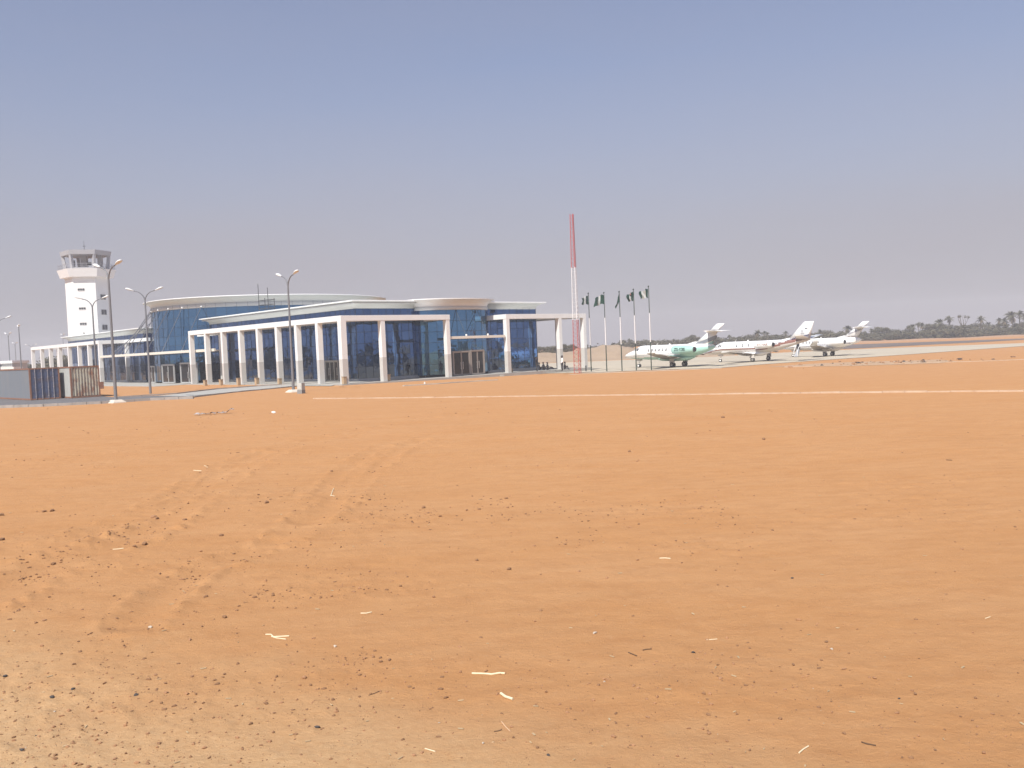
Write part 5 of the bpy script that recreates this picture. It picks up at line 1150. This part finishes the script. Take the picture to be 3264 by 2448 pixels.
stick('small pale straws in a V left of centre, upper', [(1055, 1578), (1060, 1562), (1064, 1553)], .010, strawm)
stick('flat straw beside the V of straws', [(1053, 1577), (1066, 1580)], .009, strawm)
stick('thin double straw at the right, pale, low', [(2252, 2033), (2286, 2031)], .004, strawm)
stick('pale straw left of the middle, upper left sand', [(617, 1498), (642, 1500)], .011, strawm)
stick('tiny pale chip of straw up left', [(652, 1484), (661, 1490)], .011, strawm)
stick('faint pale straw lying on the left sand', [(360, 1751), (378, 1750), (394, 1749)], .008, strawm)
stick('dark thin stick far up the sand to the right', [(3016, 1468), (3035, 1469)], .009, twigm)
stick('brown twig right of centre in the lower sand', [(2003, 2081), (2016, 2086), (2030, 2091)], .006, twigm)
stick('brown twig beside the other one, lower sand right of centre', [(2049, 2075), (2062, 2072), (2077, 2071)], .005, twigm)
stick('short pale stick end lying near the bottom edge', [(1355, 2393), (1372, 2399), (1388, 2404)], .005, strawm)
stick('small pale stick at the right edge of the lower sand', [(3141, 1964), (3156, 1958)], .005, strawm)
stones = [(1057, 1501, .07, 0), (3, 1640, .09, 0), (232, 2200, .035, 2), (166, 2224, .035, 2), (17, 2160, .04, 2), (434, 2216, .036, 2), (1012, 2325, .034, 2), (480, 2004, .04, 3), (716, 1970, .055, 0), (1068, 2063, .035, 3), (969, 2163, .045, 1), (70, 2397, .03, 2), (2487, 2295, .03, 0), (2690, 2338, .026, 0), (1748, 2420, .022, 2), (1713, 2395, .022, 0), (1540, 2378, .02, 3), (2304, 1333, .13, 0), (2435, 1400, .10, 0), (2006, 1437, .08, 0), (1623, 1812, .05, 0), (1382, 1900, .042, 1), (1520, 1785, .05, 0), (490, 1650, .09, 1), (500, 1655, .07, 0), (590, 1667, .08, 0), (707, 1710, .07, 0), (460, 1743, .08, 0), (430, 1756, .06, 0), (170, 1800, .08, 0), (656, 1905, .05, 0), (811, 1905, .05, 0), (1305, 2190, .03, 0), (3, 1725, .09, 0), (2210, 2078, .03, 2), (2865, 2225, .018, 2), (1896, 2018, .035, 3), (2651, 2065, .03, 3), (140, 1629, .08, 0), (165, 1627, .09, 0), (850, 1608, .08, 0), (2525, 1838, .03, 2), (1403, 1641, .06, 0), (1614, 1585, .06, 0), (1350, 1615, .07, 0)]
def region(u, v):
    a = 'left' if u < 700 else 'centre left' if u < 1400 else 'centre' if u < 1900 else 'centre right' if u < 2500 else 'right'
    b = 'far up the sand' if v < 1500 else 'mid sand' if v < 1850 else 'lower sand' if v < 2150 else 'by the bottom edge'
    return a, b
kc = {}
cname = ['reddish earth clod', 'sandy brown clod', 'dark stone', 'pale stone']
for i, (u, v, r, k) in enumerate(sorted(stones)):
    a, b = region(u, v); key = (k, a, b); kc[key] = kc.get(key, 0)+1
    lump('clod' if k < 2 else 'stone', f'{ordn[kc[key]-1]} {cname[k]} from the left, {b}, {a}', 'clod' if k < 2 else 'stone', u, v, r*.62, clodm[k], (1.2, .9, .65), 'single clods and stones on the sand', i)
lump('paper_scrap', 'crumpled white paper scrap lying on the upper left sand', 'paper', 872, 1318, .11, mat('paper', (.8, .78, .75), .8), (1.2, .8, .7), None, 3, 2)
# crumpled plastic sheet
p = G(683, 1321); mb = MB(); vs = []; nu, nv = 34, 8
for i in range(nu+1):
    for j in range(nv+1):
        x = (i/nu-.5)*2.2; y = (j/nv-.5)*.5; q = Vector((x*2.4, y*3, 3)); wv = mnoise.noise(q)
        vs.append((x, y+.15*math.sin(x*3)+.5*(x*.3), .07+.13*abs(wv)+.13*abs(mnoise.noise(q*2.7))+(.18 if x > .7 else 0)*smooth((x-.6)*3)))
mb.add(vs, [(i*(nv+1)+j, (i+1)*(nv+1)+j, (i+1)*(nv+1)+j+1, i*(nv+1)+j+1) for i in range(nu) for j in range(nv) if mnoise.noise(Vector((i*.3, j*.5, 1))) > -.22])
o = mb.build('plastic_sheet', mat('plastic_grey', (.42, .40, .40), .4, col2=(.30, .22, .17), vs=3)); o.location = (p.x, p.y, gz2(p.x, p.y)-.03); o.rotation_euler.z = .05; tag(o, 'crumpled torn grey plastic sheet half buried in the upper left sand', 'plastic sheet')
p = G(527, 2205-0); 
# ------------------------------------------------------------------ haze
HAZE = .0009
if HAZE:
    mb = MB(); mb.box(-960, 960, -960, 960, -2.2, 34); hz = mb.build('haze', [], None)
    m = bpy.data.materials.new('haze_air'); m.use_nodes = True; t = m.node_tree; t.nodes.clear()
    o = N(t, 'ShaderNodeOutputMaterial'); v = N(t, 'ShaderNodeVolumePrincipled'); v.inputs['Density'].default_value = HAZE; v.inputs['Color'].default_value = (1, .96, .97, 1); v.inputs['Anisotropy'].default_value = 0
    t.links.new(v.outputs[0], o.inputs['Volume']); hz.data.materials.append(m); hz['kind'] = 'stuff'; hz['label'] = 'thin mauve dust haze hanging over the airfield'
for o in bpy.data.objects:
    if '_w' in o: del o['_w']
